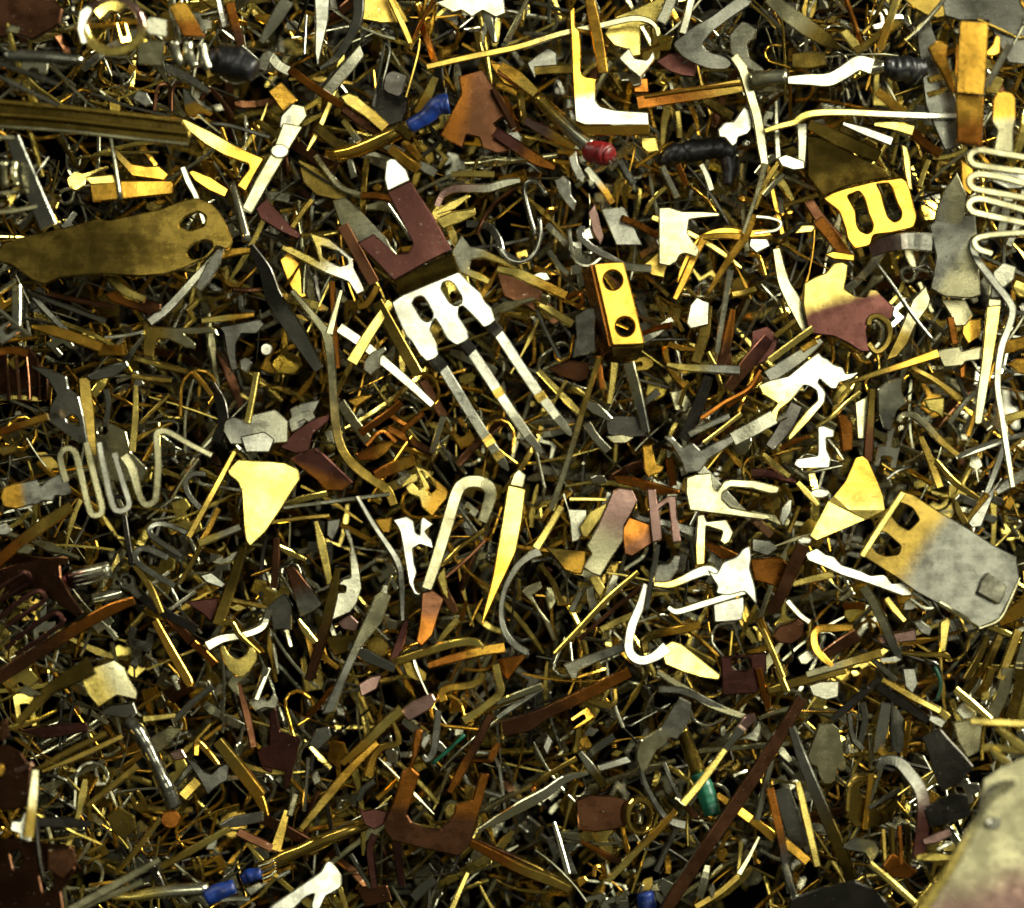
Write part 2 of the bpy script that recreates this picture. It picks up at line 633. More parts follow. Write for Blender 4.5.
P('ring_hook', 'Y>W', '225,48 300,72 350,112 388,146 392,185 416,230 434,272 404,286 372,236 290,205 200,158 118,114 122,94 160,104 232,138 262,158 246,100', 3.8, 'cream hook with an eye, left of the maroon fork shank', grad='120,100 400,220', holes=('268,98 330,118 368,150 372,168 340,176 300,158 274,140',))
P('metal_flake', 'G', '112,150 150,122 200,178 214,290 180,300 140,230', 2, 'gold flake tucked below the cream eye hook')
S('crimp_clip', 'G', '410,330 440,318 462,290 482,250', 24, 4, None)
S('metal_strip', 'L', '342,690 395,765 450,840', 40, 2)
pl = P('folded_plate', 'P', '110,860 168,800 240,752 310,730 300,760 240,812 224,878 170,884', 2.8, 'upper purplish copper plate behind the wavy tan wire')
P('scrap_plate', 'K', '148,802 186,694 268,678 244,730 180,806', 2.4, 'speckled grey plate behind the purplish copper plate')
S('spring_clip', 'O', '418,806 470,768 530,726 572,690', 30, 3, None, roll=20)
S('metal_strip', 'O', '532,740 592,776', 20, 3)
S('metal_strip', 'O>N', '520,788 600,832 692,884', 30, 3)
S('metal_strip', 'O', '572,800 612,768 656,730', 22, 2.6)
P('metal_flake', 'O>G', '400,882 500,842 550,832 520,876 478,908 410,912', 3, 'orange gold plate end under the coppery clip pieces', tilt=(10, 8))
P('metal_flake', 'G', '370,684 420,664 466,662 400,712', 3)
S('metal_strip', 'S', '690,880 708,815 732,742', 24, 3)
S('contact_pin', 'O', '440,855 500,800 552,840', 18, 3.2)
S('bent_wire', 'K', '820,14 900,22 940,70 960,128 1022,162', 28, 3, 'grey wire bending round above the fork plate corner')
P('claw_clip', 'S>Y', '772,102 800,56 832,100 880,108 960,150 1012,186 960,172 884,146 838,152 830,186 870,200 912,226 904,248 850,226 798,200 756,134', 3.6, 'silver claw terminal with two prongs at the corner of the fork plate', grad='760,120 920,240')
P('corroded_plate', 'N', '930,196 985,180 1070,205 1120,290 1180,380 1150,400 1050,330 960,290', 1.6, 'dark brown corroded plate right of the fork plate', th=8)
# ---- blue ferrule region
t(2)
fb = thing('ferrule', 'blue-collared crimp ferrule with a gold barrel, near the top', '600,480', 4)
S('sleeve', 'blue', '602,480 660,445 712,400 752,392', [52, 60, 74, 78], '62', rnd=True, sm=True, dz=(0, 2, 4, 4), par=fb, lump=.06)
S('barrel', 'B>G', '620,474 520,518 420,562 330,584 285,580', [56, 60, 56, 48, 24], '56', rnd=True, par=fb, dz=(0, -2, -6, -10, -12), lump=.04)
S('crimp_ring', 'D', '560,478 600,520', 34, '66', par=fb, th=8)
clip = thing('battery_clip', 'dark U-shaped clip frame with a square grey button, above the blue ferrule', '530,330', 4)
P('back_plate', 'X', '458,402 486,300 520,330 600,365 596,420 578,462 520,482 464,432', 3.4, par=clip)
S('spring_arm', 'K', '466,404 482,330 498,240 512,172 528,190 520,240 506,300 502,344', 10, 4, par=clip, th=8)
S('spring_arm', 'B', '606,190 622,160 640,152 636,200 610,300 590,368', 10, 4, par=clip, th=8)
P('button', 'X', '512,280 540,266 588,282 592,300 574,362 560,370 510,350 502,332', '66', r=8, th=10, par=clip, tilt=(2, 2))
bar = thing('gold_bar', 'broad gold bar with a dull brown side, upper left of the blue ferrule', '430,420', 4)
P('top_face', 'Y>B', '340,366 372,352 402,362 470,416 530,470 500,500 430,440 362,396', '56', grad='340,360 530,480', par=bar, tilt=(8, 6))
S('side_face', 'N', '352,412 430,470 496,510', 34, '46', par=bar)
S('metal_strip', 'O', '150,262 250,335 352,402', 30, 4, 'orange gold strip pointing down to the broad gold bar', roll=14)
S('contact_pin', 'G', '530,562 580,600 640,642', 36, 4.4, 'lower of two blunt gold prongs under the blue ferrule barrel', th=8)
S('contact_pin', 'G', '582,540 612,568 646,606', 28, 4, 'upper of two blunt gold prongs under the blue ferrule barrel', th=8)
S('metal_strip', 'G>Y', '640,430 672,360 702,292', [44, 36, 24], 3.6, 'pale gold tapered strip behind the blue ferrule sleeve')
S('metal_strip', 'Y>S', '356,456 390,505 426,552', 24, 4.3)
lv = thing('pale_lever', 'long pale silver lever with a knuckle and a flat grey head', '110,560', 5)
P('head', 'K>L', '116,440 160,392 206,402 216,440 170,500 130,530 110,480', '74', par=lv, tilt='.7')
P('arm', 'L', '124,466 200,478 158,548 128,600 62,712 6,812 -32,788 20,684 76,584 96,540', '84', par=lv, th=8, tilt='.9')
P('knuckle', 'S', circle(112, 572, 36, 28, 10), '90', par=lv, th=7, tilt='.7')
P('metal_flake', 'G', '68,346 118,310 182,380 124,424', 4, 'square gold flake at the head of the pale lever', tilt=(10, 5))
P('comb_spring', 'S', '268,342 330,262 398,186 414,168 432,212 396,262 300,372', 3.6, 'silver ribbed comb spring slanting above the broad gold bar', tilt=(8, 4))
S('bent_wire', 'S', '40,262 70,212 110,250 150,272', 40, 3, 'white tinned bent tab left of the ribbed comb spring')
S('metal_strip', 'S', '142,0 92,80 42,158', [54, 46, 24], 3.6, 'broad silver tapering strip near the top edge, left of the pointed grey blade')
P('pointed_plate', 'K', '240,-20 302,-20 296,80 278,160 258,250 244,200 246,90', 4, 'pointed grey blade hanging from the top edge', tilt=(4, 9))
S('bent_wire', 'K', '412,-20 410,60 384,130 330,215 268,262', [44, 38, 32, 26, 16], 4, 'curved dark grey strip arching down from the top edge beside the pointed blade', roll=12)
S('contact_pin', 'K', '214,60 210,130 206,206', 10, 3.3)
P('scrap_plate', 'B', '412,-20 545,-20 604,82 500,88 420,76', 2.6, 'dull brass plate under the top edge above the clip frame', tilt=(6, 10))
S('contact_pin', 'B', '528,-10 570,80 606,162', 22, 4, 'thin brass pin hanging from the top edge over the dull brass plate')
S('contact_pin', 'O', '604,190 650,82 700,-10', 14, 3.4)
S('metal_strip', 'O', '652,92 676,165 702,240', 26, 3.6, 'coppery strip behind the long curled brass strip')
S('metal_strip', 'X', '712,250 716,300 722,345', 34, 2.6)
t(0)
S('curled_strip', 'B>L', '427,67 470,57 518,47 560,34 599,26 630,19 646,20 655,26 658,36', [6, 6.5, 6.5, 6.5, 6.5, 6.5, 6, 5, 3], 5, 'long brass strip with a curled end, crossing behind the gold comb near the top', th=5, roll=0)
t(2)
P('bronze_plate', 'O>N', '720,512 760,430 800,355 790,290 880,262 920,330 962,440 922,472 988,524 984,574 935,582 880,560 868,522 820,510 806,562 760,536', 3.4, 'brown bronze plate with a notched lower edge, right of the blue ferrule', grad='720,420 900,440', tilt=(1, -1))
P('metal_flake', 'G', '908,238 960,244 1024,300 1026,344 960,318 930,280', 3.8, 'gold flake lying above the brown bronze plate')
S('metal_strip', 'N', '920,336 960,410 1000,486', 26, 4)
P('metal_flake', 'W', '968,510 1004,486 1030,520 1020,560 986,552', 3)
P('metal_strip', 'Y', '702,828 760,802 852,786 856,812 800,840 730,866', 4, 'pale gold wedge right of the maroon shank top', tilt=(8, 2))
S('bent_wire', 'S>R', '1022,682 960,694 900,712 830,712 770,716 728,738 706,780', [20, 32, 34, 34, 30, 28, 26], 4.3, 'pinkish silver hooked strip right of the maroon shank')
S('metal_strip', 'Y', '706,804 764,778 826,742', [16, 34, 16], 4)
S('contact_pin', 'Y', '764,660 840,658 924,660', 22, 4, None)
S('contact_pin', 'B', '862,118 866,160 872,200', [30, 22, 30], 3)
S('bent_wire', 'K', '830,850 900,862 930,905', 14, 3)
S('contact_pin', 'S', '880,0 905,80 928,160', [50, 34, 16], 3.6, 'pointed silver tab hanging at the top edge above the bronze plate')
P('scrap_plate', 'S', '700,10 760,-10 860,-20 960,-10 968,50 930,66 880,40 840,66 800,40 770,50', 3, 'crumpled silver plate at the top edge above the brass strip')
S('contact_pin', 'S', '1022,60 996,110 968,162', 20, 3.3)
P('scrap_plate', 'P', '20,790 60,750 150,850 200,890 180,906 120,880 40,830', 3.4, 'purplish triangular plate below the pale lever')
P('dark_sheet', 'D', '180,600 270,640 400,730 340,760 250,740 200,690', 1.8)
S('bent_wire', 'L', '248,588 290,650 340,710 420,740', 22, 3)
S('contact_pin', 'O', '420,742 480,742 545,756', 26, 3.4)
S('contact_pin', 'B', '160,860 200,800 236,756', 22, 3.4)
S('contact_pin', 'D', '250,480 320,540 372,566', 40, 3)
S('metal_strip', 'N', '160,540 250,600 330,640', 44, 2.4)
S('contact_pin', 'S', '70,740 110,744 150,752', 36, 2.6)
# ---- top right of the centre
t(3)
lc = thing('comb_contact', 'gold comb-shaped contact plate with two uprights and a silver lower face', '330,400', 5)
P('plate', 'G>S', '262,42 280,30 284,104 300,118 306,180 306,278 322,292 350,294 362,300 362,384 382,404 430,416 562,424 566,474 480,474 320,474 284,460 274,300 268,160', '72', grad='300,310 316,420', th=6, tilt=(2, 2), par=lc)
S('second_upright', 'G', '336,-20 352,60 372,160 392,276', [34, 40, 42, 34], '74', th=6, par=lc, roll=3)
S('cross_link', 'G', '284,116 322,122 362,132', 18, '70', th=6, par=lc)
P('lower_rim', 'G', '284,466 330,470 566,468 566,506 500,512 340,512 312,496', '67', th=6, par=lc, tilt=(22, 0))
P('bright_plate', 'Y', '392,132 438,62 520,30 604,-10 628,-10 616,78 530,100 532,212 500,218 480,190 430,176', 3.4, 'bright pale gold plate behind the gold comb contact', tilt=(-3, 4))
P('flag_tab', 'S', '446,222 488,180 510,222 556,228 578,192 588,222 560,262 530,298 490,266', 4.4, 'small silver flag-shaped tab right of the gold comb contact')
S('metal_strip', 'S', '610,84 632,40 652,-16', 40, 4, 'silver strip hanging at the top edge over the bright pale gold plate')
S('metal_strip', 'S', '690,124 708,60 726,-16', 30, 4, None)
P('double_terminal', 'K', '650,164 690,132 722,106 800,62 900,-10 952,4 948,22 880,66 800,124 764,170 790,196 850,210 884,240 862,264 800,264 740,244 690,216', 4, 'grey shear-like double terminal with a curved jaw, at the top', r=5, th=8, tilt=(6, -5))
P('silver_tag', 'S', '868,132 892,104 914,80 938,86 972,112 962,150 934,166 944,220 992,258 1002,274 960,274 900,240 872,200', 4, 'torn silver tag right of the grey shear-like terminal')
P('scrap_plate', 'P', '588,232 640,202 740,204 744,262 736,294 690,288 640,272', 3, 'purplish brown plate under the small silver flag tab')
gb = thing('gold_bar', 'long gold ridged bar to the right of the gold comb contact', '780,350', 4)
S('bar', 'O>B', '520,388 650,366 780,348 1040,298', [50, 54, 54, 50], '50', th=8, sm=False, par=gb, dz=(0, 0, 0, 0), roll=8)
S('ridge', 'G', '548,368 700,344 920,318', 10, '58', th=5, par=gb, dz=(0, 0, 0))
S('bent_wire', 'L', '884,214 916,260 938,326 958,392 974,450 988,540 1002,626', [34, 36, 36, 36, 36, 36, 30], 5, 'tan wire curving down over the long gold ridged bar', th=8, roll=0)
S('contact_pin', 'L', '1004,620 970,740 920,884', [24, 18, 14], 4.6, 'thin tan pin continuing below the curved tan wire')
P('white_chunk', 'W', '822,492 850,462 884,458 922,402 956,430 952,490 936,508 902,520 898,542 880,556 850,522 828,520', 4, 'jagged white metal chunk above the black wrinkled sleeve', tilt=(5, 2))
S('heat_shrink', 'black', '608,612 660,580 740,570 830,560 890,580', [40, 72, 84, 88, 60], 3.2, 'black wrinkled heat-shrink sleeve lying level below the jagged white chunk', rnd=True, lump=.14, cat='sleeve')
S('heat_shrink', 'black', '860,590 870,640 862,700', [70, 60, 40], 3, 'short black crumpled sleeve end hanging down under the longer sleeve', rnd=True, lump=.16, cat='sleeve')
fr = thing('ferrule', 'red-tipped ferrule with a bronze barrel, below the gold comb contact', '340,550', 4)
frs = S('sleeve', 'red', '326,566 352,572 400,584 418,590', [62, 88, 86, 60], '62', rnd=True, lump=.10, par=fr)
S('barrel', 'B>S', '140,366 200,428 270,492 350,560', [44, 58, 64, 66], '56', rnd=True, par=fr)
for k in range(6):
    S('strand', 'K', f'{400 + k * 6},{618 - k * 6} {424 + k * 6},{646 - k * 6}', 4, '66', rnd=True, par=frs)
S('metal_strip', 'G>B', '0,252 60,292 134,356', [40, 52, 40], 4, 'gold bar end leading up to the bronze barrel of the red-tipped ferrule', th=8)
S('metal_strip', 'R>G', '96,456 180,500 284,556', [30, 42, 26], 4, 'pinkish strip with a gold tip left of the red-tipped ferrule')
S('metal_strip', 'P>O', '-20,498 60,552 140,604 208,634', [40, 46, 44, 22], 4.2, 'purplish strip with an orange tip below the pink gold-tipped strip')
P('metal_flake', 'W', '206,682 240,664 268,690 270,740 290,764 280,800 250,770 222,730', 3.4, 'white melted-looking flake left of the bundle of dark pins')
P('metal_flake', 'W', '258,596 288,570 296,620 326,668 318,694 290,680 266,630', 3.4, None)
P('metal_flake', 'W', '294,876 340,858 356,905 310,912', 3.4)
P('copper_pad', 'R', '332,804 360,768 392,900 380,930 350,880', 3)
S('bent_wire', 'K', '140,910 108,800 92,720 108,690 140,690 176,740', [22] * 6, 3.6, 'grey round arch of wire left of the white flakes', rnd=True)
P('notched_plate', 'L', '600,786 640,784 690,800 760,800 830,804 832,820 760,826 716,832 710,880 724,905 756,950 744,975 700,960 682,965 668,992 640,1008 600,1000', 4.4, 'pale tan plate with a rounded notch, below the black wrinkled sleeve', th=6, tilt=(1, 0))
S('bent_wire', 'G', '680,1072 710,980 768,900 850,874 930,884 1022,880', [24, 28, 28, 28, 30, 26], 4, 'gold wire bent round the notch of the pale tan plate')
P('scrap_plate', 'K', '380,790 470,782 510,860 540,930 440,930', 2.6, 'dull greenish grey plate left of the pale notched plate')
S('contact_pin', 'S>G', '326,636 380,700 428,768', 26, 3.6, 'dark pin with a gold tip below the red-tipped ferrule')
S('contact_pin', 'K', '450,606 474,650 506,696', 26, 3.4)
P('metal_flake', 'Y', '532,520 590,520 600,574 560,580 536,560', 3.6)
S('contact_pin', 'O', '672,620 690,660 704,700', 22, 4)
S('contact_pin', 'S', '612,630 640,690 668,746', 24, 4)
S('contact_pin', 'S', '762,624 780,660 800,720', 22, 4)
S('contact_pin', 'Y', '636,410 622,470 616,550', [34, 28, 20], 3)
S('contact_pin', 'Y', '670,420 678,480 680,520', 22, 3)
P('scrap_plate', 'K', '100,240 180,180 215,200 216,250 150,262 130,300', 2.6)
S('metal_strip', 'B', '130,268 200,262 296,262', 34, 3)
S('contact_pin', 'L', '20,160 62,80 106,-10', 14, 3.6)
S('metal_strip', 'D', '770,376 820,408 876,444', 38, 3)
P('metal_flake', 'O', '500,296 560,296 564,352 506,352', 2.6)
S('contact_pin', 'G', '0,690 60,672 96,660', 40, 3, None)
S('contact_pin', 'O', '460,826 520,850 596,892', 26, 3)
S('metal_strip', 'O', '10,370 40,440 64,500', 34, 2.6)
# ---- top right corner
t(4)
P('steel_plate', 'K', '708,-20 1040,-20 1040,250 960,240 900,120 885,80 775,78 720,60', 2.4, 'broad grey speckled steel plate filling the top right corner', tilt=(-2, -1), shade=.62, th=6)
P('steel_plate', 'K', '612,96 660,60 700,170 740,290 764,382 790,540 766,560 720,574 680,480 648,400', 3, 'narrow grey speckled steel plate left of the upright gold bar', tilt=(-3, -2), shade=.7)
P('gold_plate', 'B', '560,-10 722,-10 722,66 690,72 650,60 600,30', 2.8, 'dull gold plate end at the top edge near the steel plate')
up = thing('gold_bar', 'upright flat gold bar with an orange lower half, standing near the top right corner', '820,300', 5)
P('upper_half', 'G', '776,80 886,84 880,220 870,362 764,352 768,200', '72', par=up, tilt=(2, 3), th=7)
P('lower_half', 'G>O', '764,356 870,364 864,470 860,560 764,544', '68', grad='815,330 815,560', par=up, tilt=(-8, 3), th=7)
P('side_tab', 'G', '878,194 902,170 914,132 932,140 930,202 908,212 880,210', '66', par=up)
P('spoon_contact', 'G', '656,182 680,160 704,154 734,172 726,212 744,270 762,330 754,360 738,334 700,262 676,230', 4.2, 'gold spoon-ended contact left of the upright gold bar', tilt=(0, 8))
S('contact_pin', 'S', '880,324 922,250 970,168', 26, 4, 'silver pin slanting up beside the upright gold bar')
se = thing('serpentine_contact', 'silver serpentine contact with a gold-tipped tab, at the right edge below the steel plate', '900,600', 5)
P('tab', 'G>L', '902,376 918,350 944,344 976,352 988,374 990,450 980,492 982,600 940,594 904,572 920,494 898,462', '74', grad='944,400 944,500', par=se, tilt=(2, 2))
S('loop', 'L', '1040,598 940,582 850,568 818,588 824,614 860,628 1040,652', 24, '74', par=se, roll=0, dz=[0] * 7)
S('loop', 'L', '1040,700 940,672 850,660 816,678 824,706 860,720 1040,752', 24, '74', par=se, roll=0, dz=[0] * 7)
S('loop', 'L', '1040,800 940,772 850,752 814,770 822,796 860,810 1040,848', 24, '74', par=se, roll=0, dz=[0] * 7)
S('loop', 'L', '1040,880 960,884 880,892 836,908 846,940 900,960', 22, '72', par=se, roll=0, dz=[0] * 6)
P('metal_flake', 'W', '878,650 930,638 1030,640 1030,712 960,716 904,690', 3.6, 'bright white flake shining through the serpentine loops')  # stands in for a highlight behind the loops, built as white metal
for a, b in (('900,720 920,770 880,820'.replace('880,820', '884,830'), 30), ('960,760 950,820 930,900', 34), ('1010,780 990,860 960,930', 30)):
    S('metal_strip', 'S', a, b, 3)
S('hooked_pin', 'Y>W', '42,496 96,478 150,464 186,440 240,428 350,426 480,432 640,438 782,440', [20, 22, 24, 28, 26, 26, 26, 26, 18], 5.2, 'long pale yellow pin lying level below the grey crimp link', th=9, roll=0, aim=.6)
P('bronze_sheet', 'D>B', '190,512 250,520 360,576 500,640 520,668 420,686 330,712 265,742 240,716 200,664', 3.2, 'dull brass sheet above the gold comb bracket', grad='300,560 340,720', tilt=(12, 6))
P('comb_bracket', 'G', '258,752 300,728 350,712 440,690 560,672 578,690 592,726 604,780 616,822 604,862 520,882 450,890 440,930 380,945 352,905 344,866 320,800', 5, 'gold comb bracket with two tall slots, near the right edge', th=7, shade=.8,
  holes=('352,742 396,724 416,750 432,810 450,850 444,876 428,886 400,874 388,850 384,800', '462,696 500,688 520,712 540,770 558,804 552,830 530,842 506,822 492,780 480,730'), tilt='0.4', r=3)
S('metal_strip', 'W', '336,468 420,498 520,536', [16, 32, 34], 4)
S('metal_strip', 'B>D', '206,470 320,524 472,592', [36, 56, 46], 4, 'dull brass bar under the long pale yellow pin', th=8, roll=12)
S('metal_strip', 'G', '468,344 520,390 572,430', 36, 4, None)
S('metal_strip', 'Y', '456,470 530,476 602,494', [16, 34, 40], 4.3)
S('metal_strip', 'O', '600,500 650,548 706,584', 36, 4)
S('thin_clip', 'S', '84,384 86,480 92,604', [14, 18, 24], 3.8, cat='clip')
cl = thing('h_clip', 'silver H-shaped clip at the left end of the dull brass bar', '140,600', 4)
S('leg', 'S', '180,470 182,540 178,632', [40, 34, 30], 4, par=cl)
P('bridge', 'S', '86,598 120,584 190,610 192,640 150,646 104,630', 4, par=cl)
P('gold_leaf', 'Y', '556,546 578,556 590,600 600,722 582,716 568,650', 4, 'pale gold leaf above the right slot of the comb bracket')
S('contact_pin', 'Y', '660,608 640,660 626,710', 20, 4)
P('silver_spoon', 'S>L', '676,860 690,790 718,722 768,652 806,740 800,800 770,930 700,940', 4, 'silver spoon-shaped plate between the comb bracket and the serpentine', grad='690,800 770,800', tilt=(6, -9), shade=.6)
P('gold_tab', 'G', '780,600 830,640 836,700 820,742 790,720', 3.6)
S('metal_strip', 'G>Y', '474,186 506,100 542,-16', [28, 30, 30], 4.3, 'bright gold strip hanging from the top edge left of the dull gold plate')
S('contact_pin', 'O', '344,-10 376,76 406,164', 14, 4, 'thin orange pin hanging from the top edge beside the brass tab')
S('contact_pin', 'D', '408,130 450,80 492,-10', 14, 3.6)
S('metal_strip', 'B', '384,196 470,140 552,86', 28, 4)
P('brass_tab', 'Y', '320,124 350,108 408,166 374,192', 4.2)
S('metal_strip', 'L>D', '56,-6 120,46 200,104 272,150 322,186', [40, 60, 64, 56, 16], 4.2, 'long dull grey blade slanting from the top edge to the brass tab', roll=8)
S('nub_block', 'B', '150,228 210,226 272,222', [50, 62, 44], 4, 'rounded brass block above the grey crimp link', th=24)
lk = thing('crimp_link', 'grey crimped cable link ending in a black insulation stub, near the top right', '300,280', 4)
S('barrel', 'L>S', '-10,306 60,296 126,290', [70, 60, 50], '52', rnd=True, lump=.06, par=lk)
S('link', 'S', '128,304 200,302 280,302 340,272 392,240 446,252', [30, 42, 50, 52, 56, 60], '56', th=14, par=lk, lump=.05, dz=[0] * 6)
S('insulation', 'black', '486,248 530,258 590,262 644,258', [64, 92, 98, 70], '46', rnd=True, lump=.12, par=lk)
S('crimp', 'S', '444,256 494,250', [66, 40], '54', rnd=True, par=lk)
for s in ('0,420 20,520 42,616', '10,660 50,610 80,590'):
    S('bent_wire', 'L', s, 28, 4)
S('contact_pin', 'B', '0,790 40,700 96,604', 22, 4)
S('contact_pin', 'L', '36,740 70,700 108,660', 20, 4)
S('contact_pin', 'Y', '70,650 110,700 146,760', [36, 30, 16], 3.4)
S('contact_pin', 'B', '112,780 180,758 240,738', 18, 3.6)
P('metal_flake', 'Y', '152,884 180,852 240,850 220,880', 3.4)
S('metal_strip', 'N', '206,760 260,840 322,905', 40, 3)
S('bent_wire', 'S', '0,820 60,826 100,842 84,870 0,884', 14, 3.6)
# ---- top left corner
t(1)
rt = thing('ring_terminal', 'large ring terminal with a crimped barrel and black insulation, in the top left corner', '430,110', 5)
P('ring', 'R>Y', circle(430, 100, 128, 112, 26), '70', holes=(circle(432, 92, 96, 88, 22),), th=16, grad='430,20 420,190', tilt=(8, -4), r=0, par=rt)
P('ring_side', 'W', '300,44 330,20 352,36 330,80 318,120 332,164 306,170 290,110', '80', par=rt, th=6, tilt=(0, 12))
P('barrel_plate', 'S', '540,84 570,62 634,74 632,142 560,130', '68', par=rt, tilt=(4, 4))
P('barrel_fold', 'L', '520,160 560,148 624,158 612,250 520,244', '62', par=rt, tilt=(10, 2))
for k in range(3):
    S('crimp', 'S', f'{660 + k * 52},{156 + k * 4} {664 + k * 54},{200 + k * 8} {690 + k * 50},{246 + k * 8}', 36, '60', rnd=True, lump=.1, par=rt)
S('insulation', 'black', '806,232 860,234 910,250 964,270', [96, 124, 126, 80], '38', rnd=True, lump=.1, par=rt)
S('round_pin', 'K', '14,214 90,212 180,216 316,228', [36, 46, 46, 30], 4, 'blunt grey round pin left of the ring terminal', rnd=True)
P('metal_strip', 'G>O', '640,26 668,10 702,8 740,70 778,140 730,140 692,138', 4.4, 'orange gold flat tab right of the ring terminal', grad='700,0 700,140', tilt=(4, 2))
S('metal_strip', 'K', '828,-10 838,40 852,104', 22, 4)
S('metal_strip', 'O>N', '868,10 888,90 912,172', 34, 4, 'copper strip hanging from the top edge right of the orange gold tab')
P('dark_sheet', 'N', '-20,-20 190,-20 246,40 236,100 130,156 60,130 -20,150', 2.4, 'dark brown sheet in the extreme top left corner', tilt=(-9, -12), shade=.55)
P('metal_flake', 'L', '20,120 40,92 76,104 70,130', 3.4)
S('bent_wire', 'K', '-10,240 110,278 222,320', 16, 4)
S('bent_wire', 'K', '-10,288 110,346 222,402', 14, 4)
S('bent_wire', 'K', '345,352 480,400 640,440', 12, 3.6)
ch = thing('channel_bar', 'long dark brass channel bar with two bright ridges, at the left edge', '350,460', 4.6)
P('base', 'D', '-20,378 200,398 440,424 690,456 722,500 716,546 500,520 250,492 -20,478', '52', th=8, par=ch, tilt=(6, 0))
S('ridge', 'B', '-20,386 200,404 440,430 690,460', 18, '64', th=10, dz=[0] * 4, par=ch)
S('ridge', 'B', '-20,436 200,452 440,478 715,508', 14, '62', th=10, dz=[0] * 4, par=ch)
S('ridge', 'L', '-20,478 250,496 500,524 712,546', 14, '58', th=10, dz=[0] * 4, par=ch)
P('angle_bracket', 'Y>G', '680,454 700,452 800,500 900,556 1000,600 970,650 930,726 896,702 942,640 940,622 850,590 780,550 716,500', 5.2, 'gold L-shaped bracket at the end of the dark channel bar', grad='690,460 940,700', tilt='0.5', th=9)
P('gold_bar', 'G', '712,652 730,644 800,672 866,716 852,748 790,722 734,684', 5, 'short gold arm under the L-shaped bracket', th=8, tilt='0.8')
P('hooked_tab', 'K>G', '690,330 706,334 742,384 766,404 806,428 794,442 766,428 744,432 738,446 712,438 698,420', 4.4, 'small hooked tab, grey above and gold below, over the channel bar', grad='720,370 730,410')
P('metal_flake', 'W', '502,376 520,342 556,350 580,394 552,406', 3.8, 'pale white flake above the channel bar')
S('bent_wire', 'N', '584,420 592,350 606,322 640,324 646,400', 14, 4)
S('bent_wire', 'N', '650,420 652,350 666,318 690,316', 12, 4)
S('metal_strip', 'K', '626,256 700,290 790,350', [30, 34, 22], 4)
S('bent_wire', 'N', '760,380 790,340 830,370 880,440', 18, 4)
S('bent_wire', 'K', '800,466 880,478 1022,520', 16, 4)
S('needle_pin', 'S', '410,468 432,600 456,756', [16, 14, 20], 5.6, 'thin silver needle pin standing across the channel bar and gold box', rnd=True)
bx = thing('terminal_box', 'dull gold box terminal under the silver needle pin', '500,700', 4.4)
P('front_face', 'G', '340,694 450,686 650,684 660,700 654,736 500,752 352,768', '58', th=16, par=bx, tilt='0.35', shade=.85)
P('end_face', 'Y', '322,672 424,660 438,694 344,702', '64', th=10, par=bx, tilt='0.6')
P('top_fold', 'G>D', '420,540 500,620 560,630 600,626 640,660 620,684 500,668 440,600', '50', par=bx, grad='600,640 440,560', tilt='0.5')
P('metal_flake', 'G', '584,764 600,752 628,758 620,774 592,776', 3.6)
S('metal_strip', 'K', '50,520 110,680 186,858', [50, 64, 66], 4, 'dull grey strip slanting between the channel bar and the big brass lug', roll=8)
for k in range(2):
    S('coil_spring', 'L', f'{14 + k * 40},612 {10 + k * 42},660 {22 + k * 40},706', 30, 4, ('pale green ribbed coil at the left edge', 'pale green ribbed coil against the dull grey strip')[k], rnd=True, lump=.2)
S('metal_strip', 'L', '-20,736 40,730 104,722', 16, 3.6)
S('metal_strip', 'L', '-20,804 60,796 140,780', 16, 3.6)
S('metal_strip', 'L', '-20,522 20,520 50,522', 18, 3.6)
S('bent_wire', 'S', '690,634 712,690 740,744 772,846', [22, 24, 22, 18], 5.4, 'bent silver wire dropping onto the hole of the brass lug', th=8)
S('contact_pin', 'S', '876,690 904,790 936,912', [26, 36, 36], 5, 'silver pin beside the tail of the pale lever', rnd=True)
S('contact_pin', 'K', '80,866 130,800 190,744', 16, 4)
S('bent_wire', 'D', '220,520 262,580 300,640 330,600', 18, 3)
t(0)
P('cable_lug', 'D>B', '-6,262 4,244 30,236 62,229 100,218 107,221 160,209 180,201 196,197 210,202 220,212 226,224 233,242 228,250 216,246 206,258 186,268 165,275 140,277 95,275 60,279 46,286 34,282 12,266', 5, 'big dull brass lug plate with torn holes, at the left', grad='60,250 220,246', shade=.85,
  holes=('178,226 186,216 198,211 206,216 204,226 190,231', '186,254 190,246 204,240 212,242 212,250 202,258 192,260'), th=8, tilt=(-6, 4), r=3)
t(5)
S('hooked_strip', 'D>Y', '366,152 384,182 440,240 480,276 548,302', [22, 34, 34, 34, 26], 5, 'brass strip curving out from under the lug plate to a gold end')
P('copper_scrap', 'O>N', '396,282 430,270 500,286 612,318 612,344 570,362 500,336 420,308', 4, 'coppery plate under the lug plate, with a thin tail')
S('metal_strip', 'N', '184,280 300,306 432,328', 22, 4)
S('metal_strip', 'K', '78,254 180,300 300,345 400,384', 20, 3.6)
S('metal_strip', 'K', '118,280 180,350 270,440', 24, 3)
S('metal_strip', 'L>K', '66,250 66,330 64,410', 36, 3.6, 'pale upright tab near the left edge below the lug plate', th=10)
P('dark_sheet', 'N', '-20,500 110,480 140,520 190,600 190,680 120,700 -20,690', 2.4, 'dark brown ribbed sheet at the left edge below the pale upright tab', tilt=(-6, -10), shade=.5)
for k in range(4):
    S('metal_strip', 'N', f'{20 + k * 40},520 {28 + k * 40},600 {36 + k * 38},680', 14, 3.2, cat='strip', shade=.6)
S('contact_pin', 'O', '-10,500 50,494 104,506', 30, 3.6)
S('metal_strip', 'G', '120,404 200,420 300,452 384,484', [14, 40, 40, 36], 4.6, 'bright gold strip pointing left below the lug plate', th=7)
S('metal_strip', 'G', '376,496 420,494 466,490', 40, 4.2)
